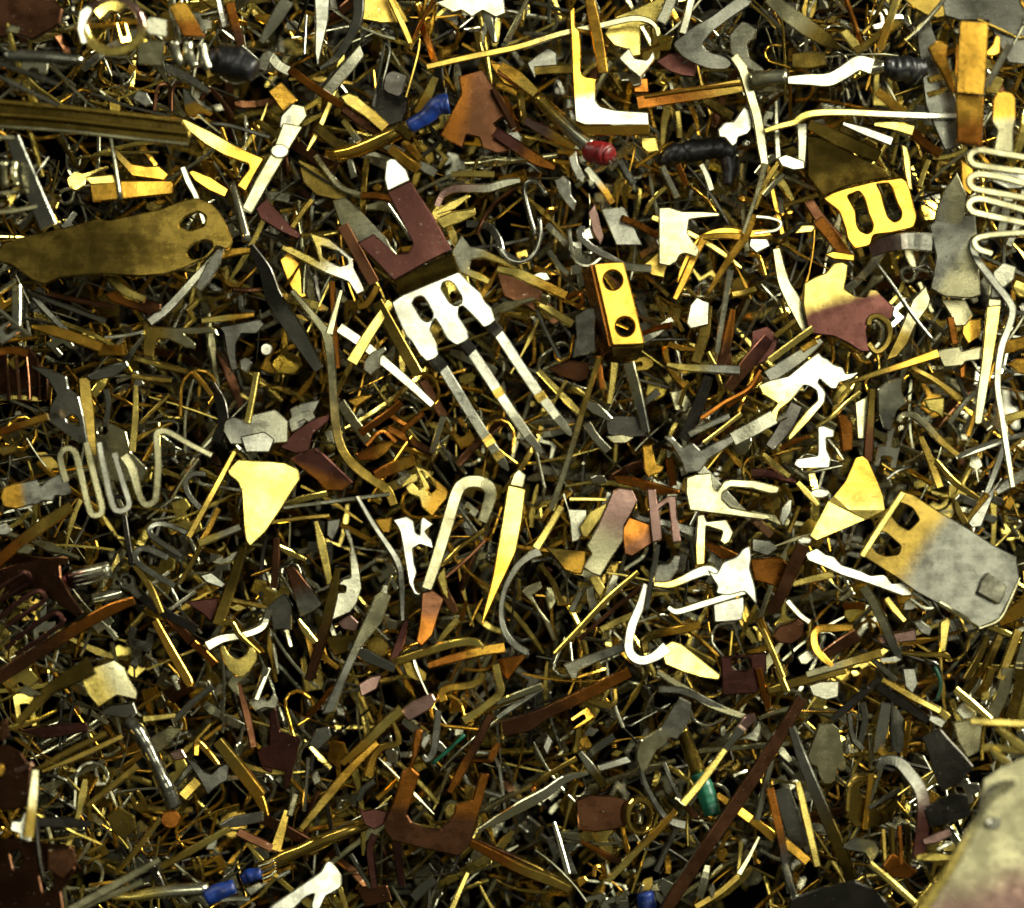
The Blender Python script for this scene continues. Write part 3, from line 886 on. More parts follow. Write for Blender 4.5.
S('metal_strip', 'S>K', '840,110 740,220 640,330 566,388', [26, 30, 34, 34], 4.6, 'long thin grey blade slanting up to the pale lever tail')
P('metal_tab', 'W>S', '736,258 780,170 824,106 848,112 834,168 794,236 762,272', 5, 'white oblong tab lying on the long thin grey blade', grad='780,200 760,270')
S('metal_strip', 'G', '830,144 880,124 946,116', [20, 30, 22], 4.6)
P('t_bracket', 'B>L', '540,394 560,384 566,402 680,408 800,404 820,412 832,440 790,428 700,432 744,470 738,490 700,482 640,452 600,450 586,472 580,522 540,512', 4.4, 'brass bracket with a flared arm, left of the dark silver frame', grad='550,450 740,450')
S('contact_pin', 'S', '398,446 470,438 542,424', 16, 4)
S('contact_pin', 'Y>B', '508,520 600,548 704,572', 20, 4)
S('contact_pin', 'B', '498,590 570,600 650,608', 18, 3.6)
sp = thing('spoon_contact', 'grey spoon-shaped contact with a thin handle, below the bright gold strip', '400,580', 4)
P('bowl', 'K', '328,590 380,562 480,530 492,552 434,592 370,606 340,606', 4, par=sp, th=7, tilt=(10, 0))
S('handle', 'K', '470,544 500,500 542,440', [24, 18, 14], 4, par=sp)
S('metal_strip', 'Y>G', '764,382 850,372 962,358', [20, 26, 18], 4.6, 'pale gold strip above the dark silver frame')
fm = thing('frame_clip', 'dark silver frame clip with a white nub inside, under the pale gold strip', '900,470', 4)
P('body', 'X>K', '828,404 900,390 984,374 1000,396 970,430 914,430 894,470 894,520 902,566 874,572 856,500 846,430', 4, grad='840,420 990,400', par=fm, tilt=(4, 6))
P('nub', 'W', '908,532 930,520 956,540 934,582 912,566', 4, par=fm, th=10)
P('metal_flake', 'W', circle(1008, 490, 24, 26, 9), 3.8)
bk = P('steel_bracket', 'K', '118,552 180,560 256,592 262,636 302,668 318,740 334,850 300,846 182,762 190,704 216,660 182,602', 4, 'greenish grey bracket with an oval hole, above the left serpentine', holes=('250,752 276,734 296,748 302,782 276,776 258,766',), tilt=(4, -3))
S('metal_strip', 'O>G', '-20,812 80,778 182,744', 28, 4.2, 'orange gold strip running to the greenish grey bracket')
S('contact_pin', 'K', '-10,660 60,690 146,724', 10, 3.4)
P('clip_plate', 'L', '344,764 420,770 480,800 500,880 560,940 540,990 380,990 350,910', 3, 'pale plate with a slot behind the top of the left serpentine', holes=('370,784 400,776 412,800 390,816 372,808',))
S('metal_strip', 'D', '318,600 330,720 344,890', [44, 50, 44], 3.6, 'dark upright strip left of the thin pale gold pin')
S('contact_pin', 'Y', '514,626 512,740 500,876', [16, 24, 26], 4.2, 'thin pale gold pin standing above the left serpentine')
S('bent_wire', 'K', '402,640 410,700 398,780', 22, 3.6)
S('metal_strip', 'X', '806,620 836,690 846,770 820,840', [26, 44, 44, 40], 3.6, 'dark curved strip left of the broken silver plates')
S('bent_wire', 'G', '734,578 770,620 802,664', 18, 4)
S('contact_pin', 'Y', '972,578 956,670 936,768', 24, 4.4, 'pale gold pin standing on the broken silver plates')
P('silver_plate', 'K>S', '850,760 880,744 920,756 940,740 1040,716 1090,760 1090,842 1000,850 872,850 844,800', 3.8, 'broken silver plate group above the yellow triangle', grad='850,800 1060,760')
P('silver_plate', 'K', '910,820 1000,800 1040,830 1020,880 930,880', 4.2, 'ridged silver plate piece lying on the broken silver plate')
P('metal_flake', 'B', '-10,868 20,856 70,852 60,880 10,896', 3.2)
S('contact_pin', 'B', '530,770 580,720 640,660', 16, 3)
S('bent_wire', 'B', '600,770 602,840 596,905', 14, 3)
S('contact_pin', 'N', '880,262 940,266 1022,262', 18, 3)
S('bent_wire', 'K', '908,290 916,340 960,352', 20, 3.6)
S('contact_pin', 'D', '10,250 60,240 130,238', 14, 2)
# ---- left middle: serpentine, red ferrule, meander plate
t(9)
ls = thing('serpentine_contact', 'silver serpentine contact with a gold-tipped tab, at the left edge', '240,180', 5)
P('tab', 'G>K', '2,216 14,180 60,164 138,150 152,176 184,150 240,118 274,200 240,214 210,210 200,232 160,230 150,240 60,262 14,252', '72', grad='40,210 130,200', par=ls, tilt='0.5')
S('loop', 'L', '250,158 236,110 228,62 250,34 284,50 312,160 338,266 362,286 386,262 356,140 326,10', 24, '72', par=ls, roll=0, dz=[0] * 11, aim=.5)
S('loop', 'K', '376,10 390,90 424,240 446,268 476,262 488,236 462,150 432,50', 24, '70', par=ls, roll=0, dz=[0] * 8, aim=.5)
S('loop', 'L', '470,60 500,110 528,210 552,244 582,234 592,200 598,90 592,-10 606,-32 640,-28 720,18 800,58', [34, 34, 26, 26, 26, 26, 26, 26, 26, 24, 22, 22], '70', par=ls, roll=0, dz=[0] * 12, aim=.5)
S('metal_strip', 'B>O', '270,252 190,304 100,370 -20,470', [40, 46, 46, 46], 4, 'orange brown bar rising to the left serpentine', th=8)
P('metal_flake', 'W', '-10,320 20,310 48,340 30,362 -10,360', 3.4)
P('metal_flake', 'L', '60,424 100,392 132,410 110,434', 3.4)
mp = thing('meander_plate', 'dark brown plate with three long looped slots, at the left edge', '100,640', 4)
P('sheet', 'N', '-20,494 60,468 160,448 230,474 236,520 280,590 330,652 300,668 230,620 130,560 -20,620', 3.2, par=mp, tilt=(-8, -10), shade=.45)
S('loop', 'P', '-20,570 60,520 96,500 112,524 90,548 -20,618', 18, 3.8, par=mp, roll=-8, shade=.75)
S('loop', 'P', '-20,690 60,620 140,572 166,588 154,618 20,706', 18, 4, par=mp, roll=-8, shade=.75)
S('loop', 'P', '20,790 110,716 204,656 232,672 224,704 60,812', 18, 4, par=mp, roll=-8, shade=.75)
S('metal_strip', 'N>O', '-10,900 140,806 300,706 420,640 508,606', [50, 50, 46, 44, 30], 4.6, 'long brown strip with an orange end, crossing below the meander plate', roll=10)
f2 = thing('ferrule', 'see-through ferrule with red strands and a tin barrel, right of the meander plate', '330,510', 4)
f2s = S('sleeve', 'red', '226,534 250,532 272,530', [20, 48, 64], '46', rnd=True, lump=.1, par=f2)
S('barrel', 'P>S', '262,530 320,514 414,490', [70, 72, 62], '48', rnd=True, par=f2)
for k in range(4):
    S('strand', 'S', f'{270 + k * 4},{504 + k * 16} {340 + k * 4},{486 + k * 17} {414},{472 + k * 12}', 6, '82', rnd=True, par=f2s)
S('tin_barrel', 'S', '344,604 400,592 462,576', [40, 46, 36], 3.8, 'tin barrel stub under the see-through ferrule', rnd=True, cat='barrel')
P('ring_eye', 'K', '444,530 460,504 484,500 510,520 516,560 540,590 520,604 486,572 458,560', 4, 'small dark ring eye right of the see-through ferrule', holes=(circle(477, 532, 18, 18, 9),))
S('contact_pin', 'B', '516,476 570,560 612,656', [30, 26, 22], 4.2, None)
S('metal_strip', 'X', '500,560 600,640 746,718', 34, 4, 'dark steel strip slanting down from the small ring eye')
S('metal_strip', 'N', '590,620 660,690 726,764', 36, 3.6)
S('metal_strip', 'O', '730,764 770,800 816,846', 30, 3.6)
S('contact_pin', 'G', '588,684 650,800 712,910 720,938', [28, 34, 36, 20], 4.6, 'blunt gold pin standing below the small ring eye', th=9)
S('bent_wire', 'X', '470,290 484,380 500,470', 22, 3.4)
S('hairpin_wire', 'K', '710,352 640,322 592,318 566,342 590,376 690,440', 22, 4, 'upper grey hairpin wire under the slanting brass strips', roll=0)
S('hairpin_wire', 'K', '636,446 560,412 524,416 512,444 544,484 660,552', 24, 4.2, 'lower grey hairpin wire under the slanting brass strips', roll=0)
S('bent_wire', 'K', '780,128 730,130 702,160 716,210 760,262', 22, 3.6, 'dark hooked wire at the top of the slanting brass strips', roll=0)
S('metal_strip', 'B', '888,44 810,190 714,366', [20, 24, 26], 4.4, 'longest of the slanting brass strips left of the yellow triangle')
S('metal_strip', 'G', '826,258 800,316 764,382', 24, 4.6)
S('metal_strip', 'B', '774,370 730,460 680,542', [18, 18, 14], 4.2)
S('metal_strip', 'Y>S', '754,392 830,362 910,330', [30, 28, 28], 4.6, 'pale strip running to the lower edge of the yellow triangle')
P('claw_clip', 'S', '800,462 836,436 850,448 880,424 904,420 880,462 836,476', 3.8, None)
P('metal_flake', 'K', '756,512 800,500 856,546 840,562 780,540', 3.2)
P('triangle_plate', 'Y', '860,118 884,90 900,74 960,78 1022,80 1078,86 1128,110 1136,148 1100,204 1064,262 1004,350 946,404 930,380 922,330 914,196 900,160 868,134', 5.2, 'smooth yellow triangular plate with one rounded notch at its left side', th=6, tilt='0.6')
S('metal_strip', 'D>B', '922,410 880,540 826,700', [30, 38, 44], 4, 'dark brass strip hanging below the yellow triangle')
S('bent_wire', 'B', '842,690 880,694 910,740 984,806', [20, 22, 20, 14], 4.6)
S('silver_hook', 'S', '784,780 840,752 900,742 960,726 1000,700 1018,640', [40, 34, 28, 28, 28, 24], 4.4, 'silver curved bracket below the yellow triangle', roll=0)
P('saddle_clip', 'Y', '830,782 850,776 866,812 900,832 932,812 944,776 966,790 976,830 944,880 912,902 880,886 850,850', 4.4, 'cream U-shaped saddle under the silver curved bracket', r=4)
P('scrap_plate', 'P', '700,612 740,606 830,596 820,640 800,690 770,660', 3, None)
P('metal_flake', 'Y', '864,632 900,616 940,634 900,652', 3.6)
S('contact_pin', 'B', '870,604 930,616 1010,634', 16, 3.8)
S('contact_pin', 'N', '640,220 690,150 752,66', 14, 3.4)
S('contact_pin', 'L', '652,222 700,140 752,72', 10, 3.8)
P('corner_block', 'Y>L', '308,908 350,862 432,832 470,860 488,905 520,960 516,984 440,968 372,1012 330,960', 5, 'pale crumbly cornered block lying left of the dented grey tube', th=22, grad='320,960 480,880', tilt='0.7')
# ---- middle band
t(10)
P('folded_plate', 'P>O', '150,72 200,44 244,26 280,52 392,160 348,192 286,190 250,150 200,112', 4.2, 'lower purplish copper plate with an orange rim, right of the yellow triangle', grad='300,60 250,190', tilt=(8, 3))
S('contact_pin', 'Y', '120,248 200,222 292,200', [18, 26, 22], 4, None)
S('contact_pin', 'S', '128,256 330,230 530,204', [14, 16, 16], 4.2, 'long thin silver pin running right from the yellow triangle')
S('contact_pin', 'B', '80,312 190,296 300,286', 18, 3.4)
P('slot_tab', 'Y>G', '588,182 612,158 640,188 654,176 622,94 650,106 752,192 746,222 720,252 690,292 648,252 640,216 602,204', 4.8, 'pale gold tab with an open slot, above the white letter-shaped plate', holes=('644,118 660,116 706,176 702,190 680,208 666,190 682,182',), grad='600,190 740,240', tilt=(3, 3))
S('metal_strip', 'O>G', '474,136 540,106 624,74', [34, 44, 40], 4.2, 'orange gold strip ending above the open-slot tab', th=8)
P('letter_plate', 'W', '540,302 592,288 618,306 626,350 642,360 646,300 656,290 696,318 662,348 688,378 696,412 642,396 616,412 622,470 632,500 620,540 628,570 648,586 622,586 600,544 588,470 578,410 568,350 554,322', 5, 'white plate shaped like a letter K, left of the grey J hook', th=5, tilt='0.7')
S('j_hook', 'L', '668,562 700,470 740,340 780,206 806,168 844,156 884,164 908,190 906,232 880,308', [40, 44, 46, 46, 46, 46, 46, 46, 46, 40], 5.2, 'grey J-shaped hook standing between the white plate and the yellow blade', th=7, roll=0, aim=.35)
P('brown_tab', 'N>O', '650,578 690,566 736,602 712,670 690,740 650,782 628,762 640,700 646,640', 4.4, 'brown tab hanging below the grey J hook', grad='690,580 660,760', tilt=(-6, 3))
P('metal_flake', 'Y', '706,516 736,480 744,530 752,604 728,580', 4)
S('bent_wire', 'K', '404,214 470,326 556,456 572,540 576,682', [16, 20, 26, 26, 18], 4.4, 'dark grey bent wire left of the white letter plate')
S('metal_strip', 'Y', '248,308 272,400 302,542', [16, 34, 24], 4.2, 'pale yellow sliver right of the lower yellow triangle tip')
P('metal_flake', 'K', '292,304 344,296 340,330 312,384 290,360', 3.6)
P('claw_clip', 'S', '352,338 374,336 388,380 398,420 414,480 424,560 404,620 380,652 344,668 308,682 318,620 330,576 360,574 362,554 332,546 350,526 380,520 376,440 378,400', 4, 'pale silver claw plate with a side slit, right of the brown long pin', tilt=(2, 6))
P('scrap_plate', 'N>K', '134,484 162,474 180,490 204,524 246,574 276,622 240,650 190,672 170,600', 4, 'dull brownish tapered plate left of the long brown pin', grad='150,480 230,660', th=8)
S('contact_pin', 'D>N', '332,488 310,600 270,760 222,910', [20, 38, 40, 30], 4.6, 'long brown pin left of the pale silver claw plate', th=8)
P('silver_plate', 'K', '56,642 100,600 134,578 162,622 160,720 120,716 88,722 80,670', 3.8, 'small grey silver plate with a hooked corner, left of the brownish tapered plate')
S('bent_wire', 'S', '-10,728 30,712 60,680 72,640', 28, 4)
lb = thing('silver_board', 'long narrow silver board slanting across the lower centre', '430,760', 5)
P('board', 'L>K', '470,592 500,572 534,590 500,690 424,782 366,905 320,1030 270,1038 330,905 396,756', '72', grad='500,600 330,950', par=lb, tilt=(2, 4), th=6)
P('tip', 'S', '488,582 506,546 526,548 522,586', '66', par=lb)
S('contact_pin', 'S', '532,506 520,540 500,560', 16, 4)
S('hooked_bar', 'B>Y', '540,842 660,802 780,768 850,766 884,794', [30, 30, 30, 30, 24], 4.6, 'upper brass bar with a turned-down end, below the yellow blade', th=8, roll=8)
S('hooked_bar', 'O>G', '676,856 760,830 880,800 964,786', [26, 34, 36, 40], 4.8, 'lower orange gold bar, below the yellow blade', th=8)
S('metal_strip', 'K', '376,778 450,820 548,866', [30, 46, 30], 5.4, 'dark grey strip crossing over the long silver board', roll=10)
P('brass_disc', 'B', circle(482, 786, 42, 44, 14), 4, 'round brass disc half under the long silver board', r=0)
S('contact_pin', 'P', '588,700 570,760 540,838', [24, 34, 30], 4.2, 'round-ended pinkish pin left of the upper brass bar', tip='b')
S('contact_pin', 'Y', '704,782 740,730 786,680', [14, 22, 26], 4)
S('contact_pin', 'Y', '184,678 210,720 248,764', [12, 28, 22], 4.4)
S('contact_pin', 'G', '270,800 290,830 330,862', 20, 4)
P('scrap_plate', 'R', '330,690 380,660 412,690 400,726 350,716', 3)
P('metal_flake', 'G', '470,300 540,290 530,352 500,350', 3.2)
P('dark_sheet', 'D', '280,742 400,738 392,790 320,820', 3)
S('contact_pin', 'N', '100,370 98,450 92,560', [24, 30, 26], 3.6)
S('contact_pin', 'Y', '110,400 150,424 210,452', [16, 28, 16], 3.8)
S('contact_pin', 'B', '730,470 800,400 886,340', 16, 3.8)
S('contact_pin', 'N', '740,520 820,450 890,380', 14, 3.4)
t(11)
yb = thing('blade_contact', 'long yellow pointed blade with a silver cap, right of the grey J hook', '30,400', 5)
P('blade', 'Y>G', '30,170 62,176 98,186 84,300 60,424 30,490 -4,560 -40,640 -68,700 -70,676 -30,520 0,350', '70', grad='60,200 -20,600', par=yb, tilt='0.6', th=6)
P('cap', 'L', '34,172 50,128 70,108 98,134 88,182', '72', par=yb)
S('bent_wire', 'K', '104,806 50,770 14,716 4,640 20,560 62,482 110,440 150,420', [26, 26, 24, 22, 22, 26, 30, 40], 5, 'large curved grey wire right of the yellow blade', roll=0, th=8)
S('contact_pin', 'Y', '136,410 180,340 232,252', [32, 28, 24], 4.6, 'pale gold pin leaning on top of the large curved grey wire')
t(0)
S('contact_pin', 'B>L', '599,358 584,406 568,460 551,510', [5, 5.5, 5.5, 6], 5, 'long thin brass pin standing below the brass two-hole box')
t(11)
P('tan_plate', 'R>L', '425,192 452,180 500,188 520,232 494,282 470,322 466,382 420,450 380,516 346,504 314,482 346,430 326,400 372,316', 5, 'tan stepped plate right of the large curved wire', grad='470,200 360,500', tilt=(2, 4))
P('metal_flake', 'Y', '300,330 340,270 422,228 380,300 330,372 312,368', 4.2)
P('copper_plate', 'O>N', '460,342 488,290 566,318 580,388 548,410 500,442 470,432', 4, 'rust brown six-sided plate beside the tan stepped plate', grad='480,300 560,420')
S('contact_pin', 'Y', '264,224 330,224 402,226', 16, 4)
P('arch_clip', 'R', '556,184 590,186 596,240 640,210 668,214 672,300 686,386 652,390 644,300 636,238 604,262 612,380 576,390 566,300', 4.8, 'pinkish arch-shaped clip with two legs, right of the rust brown plate')
P('gold_tab', 'G', '538,22 574,18 590,90 622,100 612,122 588,130 560,142 546,120', 4.4, None)
P('copper_wing', 'O', '428,136 480,134 560,154 680,190 684,204 600,206 520,180 440,160', 4.4, 'coppery wing strip above the pinkish arch clip', tilt=(14, 2))
S('bent_wire', 'W', '514,274 520,294 560,306 640,320 732,350', [22, 24, 22, 26, 40], 3.8, 'white hooked strip passing behind the pinkish arch clip')
P('hooked_plate', 'L', '704,142 740,130 800,124 806,184 820,196 846,156 870,148 960,152 1022,168 1060,180 1050,204 1022,204 950,184 872,178 842,200 838,226 870,256 940,270 1010,280 1030,296 1000,304 900,290 716,266 702,200', 5, 'tan silver plate with a long hooked slot, right of the white terminal strip', tilt=(-2, 2))
P('t_clip', 'L>Y', '746,284 772,280 782,308 856,300 884,352 868,388 848,398 830,382 842,346 780,326 774,470 740,476 738,400', 4.4, 'pale T-shaped clip with a gold foot, below the hooked tan plate', grad='760,330 756,450')
P('copper_strip', 'O', '778,382 820,392 902,430 884,452 840,448 780,404', 4.2, 'orange copper strip above the white two-armed terminal', tilt=(8, 0))
hw = thing('wire_hook', 'white hook-shaped terminal wire with a yellow foot, in the lower centre', '520,760', 5)
P('head', 'W', '584,520 592,486 604,470 640,468 662,436 682,440 674,492 640,540 610,556 582,552', '72', par=hw)
S('stem', 'W', '556,548 530,630 500,700 486,770 494,810 530,834 580,822 630,786', [30, 34, 36, 36, 36, 36, 38, 50], '74', th=8, par=hw, roll=0, dz=[0] * 8, aim=.8, shade=.8)
S('inner_pin', 'K', '598,396 580,500 554,640', [16, 22, 18], '80', par=hw)
P('foot', 'Y', '606,790 650,760 684,770 760,830 834,890 826,910 760,900 690,878 624,850', '75', par=hw, tilt='0.8')
wf = thing('two_armed_terminal', 'white two-armed terminal on a crumpled block, right of the white hook wire', '840,560', 5.2)
P('crown', 'W', '782,488 818,508 842,462 898,440 916,412 944,398 952,440 944,486 966,560 972,628 948,600 924,572 860,590 812,580 824,556 800,520', '86', th=8, par=wf, tilt='0.45', r=3, shade=.72)
S('arm', 'W>Y', '816,508 786,494 740,506 690,530 636,548 584,546', [36, 40, 36, 30, 26, 16], '84', th=8, par=wf, roll=0, dz=[0] * 6, aim=.8)
S('arm', 'S', '930,572 850,596 740,630 668,650 636,634', [26, 26, 26, 24, 18], '84', th=8, par=wf, roll=0, dz=[0] * 5, aim=.8)
P('block', 'W', '804,622 860,606 922,592 924,640 914,682 860,688 810,690', '78', th=14, par=wf, tilt='0.45', shade=.85)
S('hooked_bar', 'D>G', '552,806 546,762 580,738 640,724 700,712 756,698', [28, 30, 30, 30, 32, 30], 4.4, 'brass bar with a hooked end beside the stem of the white hook wire', roll=8, th=8)
S('contact_pin', 'B', '206,808 300,712 410,596 522,498', [16, 22, 22, 18], 4.8, 'long brass pin slanting up beside the tan stepped plate', th=7)
S('contact_pin', 'N', '300,752 420,650 530,560', 16, 4.2)
P('silver_plate', 'S>K', '238,850 310,822 400,788 462,768 472,800 380,836 300,872 292,904 270,905', 4.2, 'long silver plate lying left of the white hook wire', grad='250,860 460,780')
P('gold_cup', 'D>G', '168,402 240,412 326,420 322,470 310,512 280,508 246,496 200,440', 4, 'folded gold cup beside the foot of the tan stepped plate', grad='220,410 290,500', tilt=(-12, 0))
P('t_clip', 'L', '80,572 110,548 152,532 162,560 122,588 150,640 190,690 214,756 200,764 168,690 124,620', 4, 'thin pale T-shaped clip right of the large curved wire')
sl = P('slot_plate', 'P', '834,820 1006,802 1008,860 992,905 976,958 840,966', 4, 'purplish brown plate with a rectangular slot, right of the yellow foot', holes=('876,826 946,824 950,862 930,874 878,870',), tilt=(4, 2))
P('metal_flake', 'O', '-10,830 50,818 106,810 72,856 30,910 0,880', 4.2, 'small orange triangle left of the long silver plate')
S('contact_pin', 'G', '984,676 1002,716 1026,768', 24, 4)
P('copper_plate', 'O', '944,452 1000,444 1064,442 1110,490 1080,530 1050,556 1000,540 960,530', 4, 'orange copper plate right of the white two-armed terminal', tilt=(5, 4))
P('metal_flake', 'Y', '338,520 372,514 400,560 380,600 360,570', 4)
S('contact_pin', 'S', '436,512 418,560 396,620', 30, 3.6)
S('contact_pin', 'Y', '380,720 440,690 500,664', 26, 3.8)
P('metal_flake', 'W', '380,290 390,250 398,220 440,210 404,190', 2.6)
P('scrap_plate', 'S', '240,200 262,260 330,262 330,300 300,380 270,390 262,300', 3.4, 'pale silver torn piece left of the tan stepped plate')
S('bent_wire', 'D', '150,470 200,540 230,620', 22, 3.6)
S('contact_pin', 'S', '270,650 300,590 324,560', 24, 3.6)
S('contact_pin', 'S', '340,560 350,620 370,680', 30, 3.6)
S('contact_pin', 'N', '430,140 500,100 540,90', 30, 3)
S('metal_strip', 'O', '640,70 648,120 654,170', 30, 3.8)
# ---- box and pins right of the fork
t(7)
bx2 = thing('two_hole_box', 'brass box terminal with two round holes, right of the fork', '440,330', 5)
P('top_face', 'G', '354,166 412,160 468,158 506,300 546,470 490,474 424,476 390,320', '84', holes=(circle(427, 228, 37, 38, 16), circle(473, 404, 37, 38, 16)), tilt=(-2, 1), th=6, r=2, par=bx2, shade=.72)
panel('side_wall', 'O', ((352, 168, 80), (423, 476, 80), (392, 512, 30), (318, 196, 30)), par=bx2)
panel('end_wall', 'D', ((426, 478, 78), (544, 472, 78), (520, 520, 30), (430, 532, 30)), par=bx2)
S('bent_wire', 'K', '148,-10 152,60 128,130 80,158 30,146 -10,100', 20, 4.6, 'round arc of grey wire right of the fork plate', rnd=True)
S('bent_wire', 'S', '262,44 272,110 292,160 340,172 384,140', 14, 4.6, 'thin silver wire bent to a corner above the two-hole box', th=6)
S('metal_strip', 'W', '312,22 306,60 350,106 410,138 466,164', [22, 28, 26, 24, 12], 4.8, 'white curved strip above the two-hole box')
S('hooked_bar', 'Y>G', '-10,188 70,204 160,246 250,288', [24, 36, 38, 34], 4.6, 'gold strip with a bent end, left of the two-hole box', th=8)
S('curled_wire', 'O', '254,296 280,278 306,282 312,312 290,332', 18, 4.6, 'orange curled tip at the end of the gold bent strip', cat='wire')
S('contact_pin', 'Y', '144,320 200,350 272,394', [18, 30, 30], 4.4, 'pale yellow pin left of the ribbed grey slab')
P('ribbed_slab', 'K', '284,364 330,334 374,332 364,400 366,500 320,512 274,524 290,440', 4.2, 'curved ribbed grey slab against the left of the two-hole box', th=12, tilt=(0, -8))
P('dark_sheet', 'N', '180,560 260,530 340,540 332,600 300,614 220,590', 3.2, 'brown curved scrap below the ribbed grey slab', tilt=(10, 4))
S('contact_pin', 'Y', '144,572 220,650 304,736', [22, 26, 24], 4.4, 'pale gold pin lying below the brown curved scrap')
S('contact_pin', 'Y', '198,702 224,656 252,608', 12, 4.8)
S('contact_pin', 'O', '372,516 380,580 388,640', 20, 4)
S('contact_pin', 'Y', '434,540 426,610 414,694', [30, 24, 22], 4.2)
S('contact_pin', 'Y', '360,560 380,600 394,640', 24, 3.8)
S('angle_strip', 'L>K', '488,540 520,660 556,802', [44, 40, 26], 4.6, 'dull angle strip hanging below the two-hole box', roll=16)
P('dark_sheet', 'X', '396,752 440,738 530,740 552,820 460,826 406,812', 3.6, 'dark grey plate under the dull angle strip')
P('metal_flake', 'L', '398,818 460,810 510,822 480,846 430,848', 3.8)
S('metal_strip', 'S', '318,694 360,712 420,754', [20, 44, 20], 4)
S('contact_pin', 'S', '328,768 360,820 408,872', 32, 4)
S('contact_pin', 'W', '544,694 570,672 600,648', [16, 26, 30], 4.4, 'short white pin right of the dull angle strip')
P('gold_tab', 'G', '538,852 576,850 578,905 540,905', 4.4)
P('silver_tab', 'S', '718,322 744,290 770,304 792,310 790,396 758,404 722,412 704,390', 4.4, 'torn silver tab right of the two-hole box')
S('metal_strip', 'D', '786,326 770,440 740,540', [36, 44, 40], 4, 'dark brass strip behind the torn silver tab')
S('contact_pin', 'S', '872,188 850,320 820,500', [26, 22, 20], 4.8, 'silver pin standing upright right of the torn silver tab')
S('metal_strip', 'O>N', '882,338 864,440 838,552', [22, 36, 36], 4.2, 'brown copper strip right of the upright silver pin')
S('bent_wire', 'G', '622,480 634,540 660,590 700,632', [22, 22, 26, 26], 4)
S('contact_pin', 'G', '640,470 680,484 740,492', 20, 4)
S('contact_pin', 'O', '540,430 600,408 650,398', [16, 22, 26], 4)
S('contact_pin', 'Y>W', '630,548 690,560 780,564 906,570', [16, 28, 32, 34], 4.8, 'pale round-ended pin lying level below the upright silver pin')
S('metal_strip', 'P>N', '1016,446 940,540 862,640', [44, 52, 40], 4.2, 'purplish brown strip above the white clip at right')
S('metal_strip', 'O', '992,590 930,650 860,704', 24, 4.2)
S('bent_wire', 'O', '760,752 850,690 940,640 986,570', 16, 4.2)
S('metal_strip', 'X', '790,592 760,680 724,770 692,832', [34, 44, 44, 40], 4.2, 'dark steel blade below the pale level pin')
ws = thing('terminal_strip', 'white splayed terminal strip with three arms, right of the middle', '760,850', 4.8)
P('hub', 'W', '620,820 650,816 690,860 730,842 760,872 800,848 884,810 890,838 830,880 790,905 760,950 700,960 690,920 650,850', 4.8, par=ws, th=6)
S('arm', 'S', '880,830 950,794 1036,746', [54, 56, 56], 4.8, par=ws, roll=0, aim=.6)
S('arm', 'S>W', '716,812 790,776 868,740', 22, 4.8, par=ws)
S('arm', 'S', '750,930 820,1010 900,1090 950,1130', [40, 40, 34, 24], 4.6, par=ws)
S('contact_pin', 'Y', '772,842 840,790 914,732', 16, 4.6)
S('contact_pin', 'G', '662,300 700,220 740,130 780,60', [22, 28, 28, 30], 4.2, 'gold wire running down from the notch of the pale tan plate')
S('contact_pin', 'G', '790,276 860,160 930,60 956,-20', [16, 26, 30, 30], 4.4, 'straight gold wire crossing the bent gold wire')
S('contact_pin', 'G', '770,66 850,60 940,68', [22, 24, 30], 4.2)
P('metal_flake', 'W', '940,100 946,70 1010,70 1024,100 970,128', 4, 'small white tab right of the crossing gold wires')
S('contact_pin', 'B', '876,284 920,276 966,262', 24, 4)
S('contact_pin', 'D', '550,210 600,250 640,290', 20, 3.4)
S('contact_pin', 'G', '940,130 980,140 1002,210', 18, 4)
for s in ('590,290 606,330 620,370', '660,300 700,260 740,290', '690,420 660,360 640,320', '680,700 700,640 740,610', '820,690 850,640 900,600'):
    S('contact_pin', 'B', s, 16, 3.6)
P('metal_flake', 'L', '640,650 690,640 730,700 700,730 660,720', 3)
S('contact_pin', 'K', '140,340 180,430 226,520', 16, 3.6)
S('contact_pin', 'S', '186,120 220,170 256,208', 22, 4)
S('contact_pin', 'S', '180,20 220,60 250,90', 26, 3.6)
S('contact_pin', 'S', '460,170 510,180 570,184', 30, 3.4)
P('scrap_plate', 'B', '540,170 600,120 640,150 620,220 570,210', 2.6)
# ---- right middle
t(8)
P('bronze_plate', 'Y>P', '184,320 188,240 230,216 272,200 302,164 332,158 356,170 350,220 340,262 380,286 422,292 440,262 462,264 500,300 532,332 520,380 470,372 436,384 424,420 430,470 440,500 400,500 358,470 300,442 250,436 208,430 192,372', 5, 'ragged gold plate fading to purple brown, near the right edge', grad='250,240 300,390', tilt=(-2, 2))
S('rolled_loop', 'D', '430,400 440,372 470,366 502,390 512,430 496,476 462,498 432,470', 22, 4.6, 'dark rolled loop at the torn end of the ragged gold plate', th=16, roll=0)
S('thin_rod', 'K', '456,154 520,240 600,360 686,466', [12, 16, 16, 14], 5.6, 'thin dark rod slanting across between the steel plate and the flagged pin', rnd=True)
fp = thing('flagged_pin', 'gold pin with a pale rectangular flag, near the right edge', '760,510', 5)
S('shaft', 'D>G', '360,618 440,588 560,550 696,504', [16, 22, 26, 34], '70', par=fp, th=8, roll=0)
P('flag', 'L', '688,496 720,486 776,478 784,496 850,478 900,476 904,512 850,530 800,536 788,552 716,558', '74', par=fp, tilt=(2, 2))
S('tail', 'G', '900,494 960,480 1040,456', 46, '72', par=fp, roll=6)
P('steel_plate', 'K>L', '664,20 700,-10 836,-20 846,100 856,288 820,300 720,292 668,262 690,140', 4.2, 'glossy speckled steel plate under the serpentine at right', grad='700,100 840,200', tilt=(-5, -7))
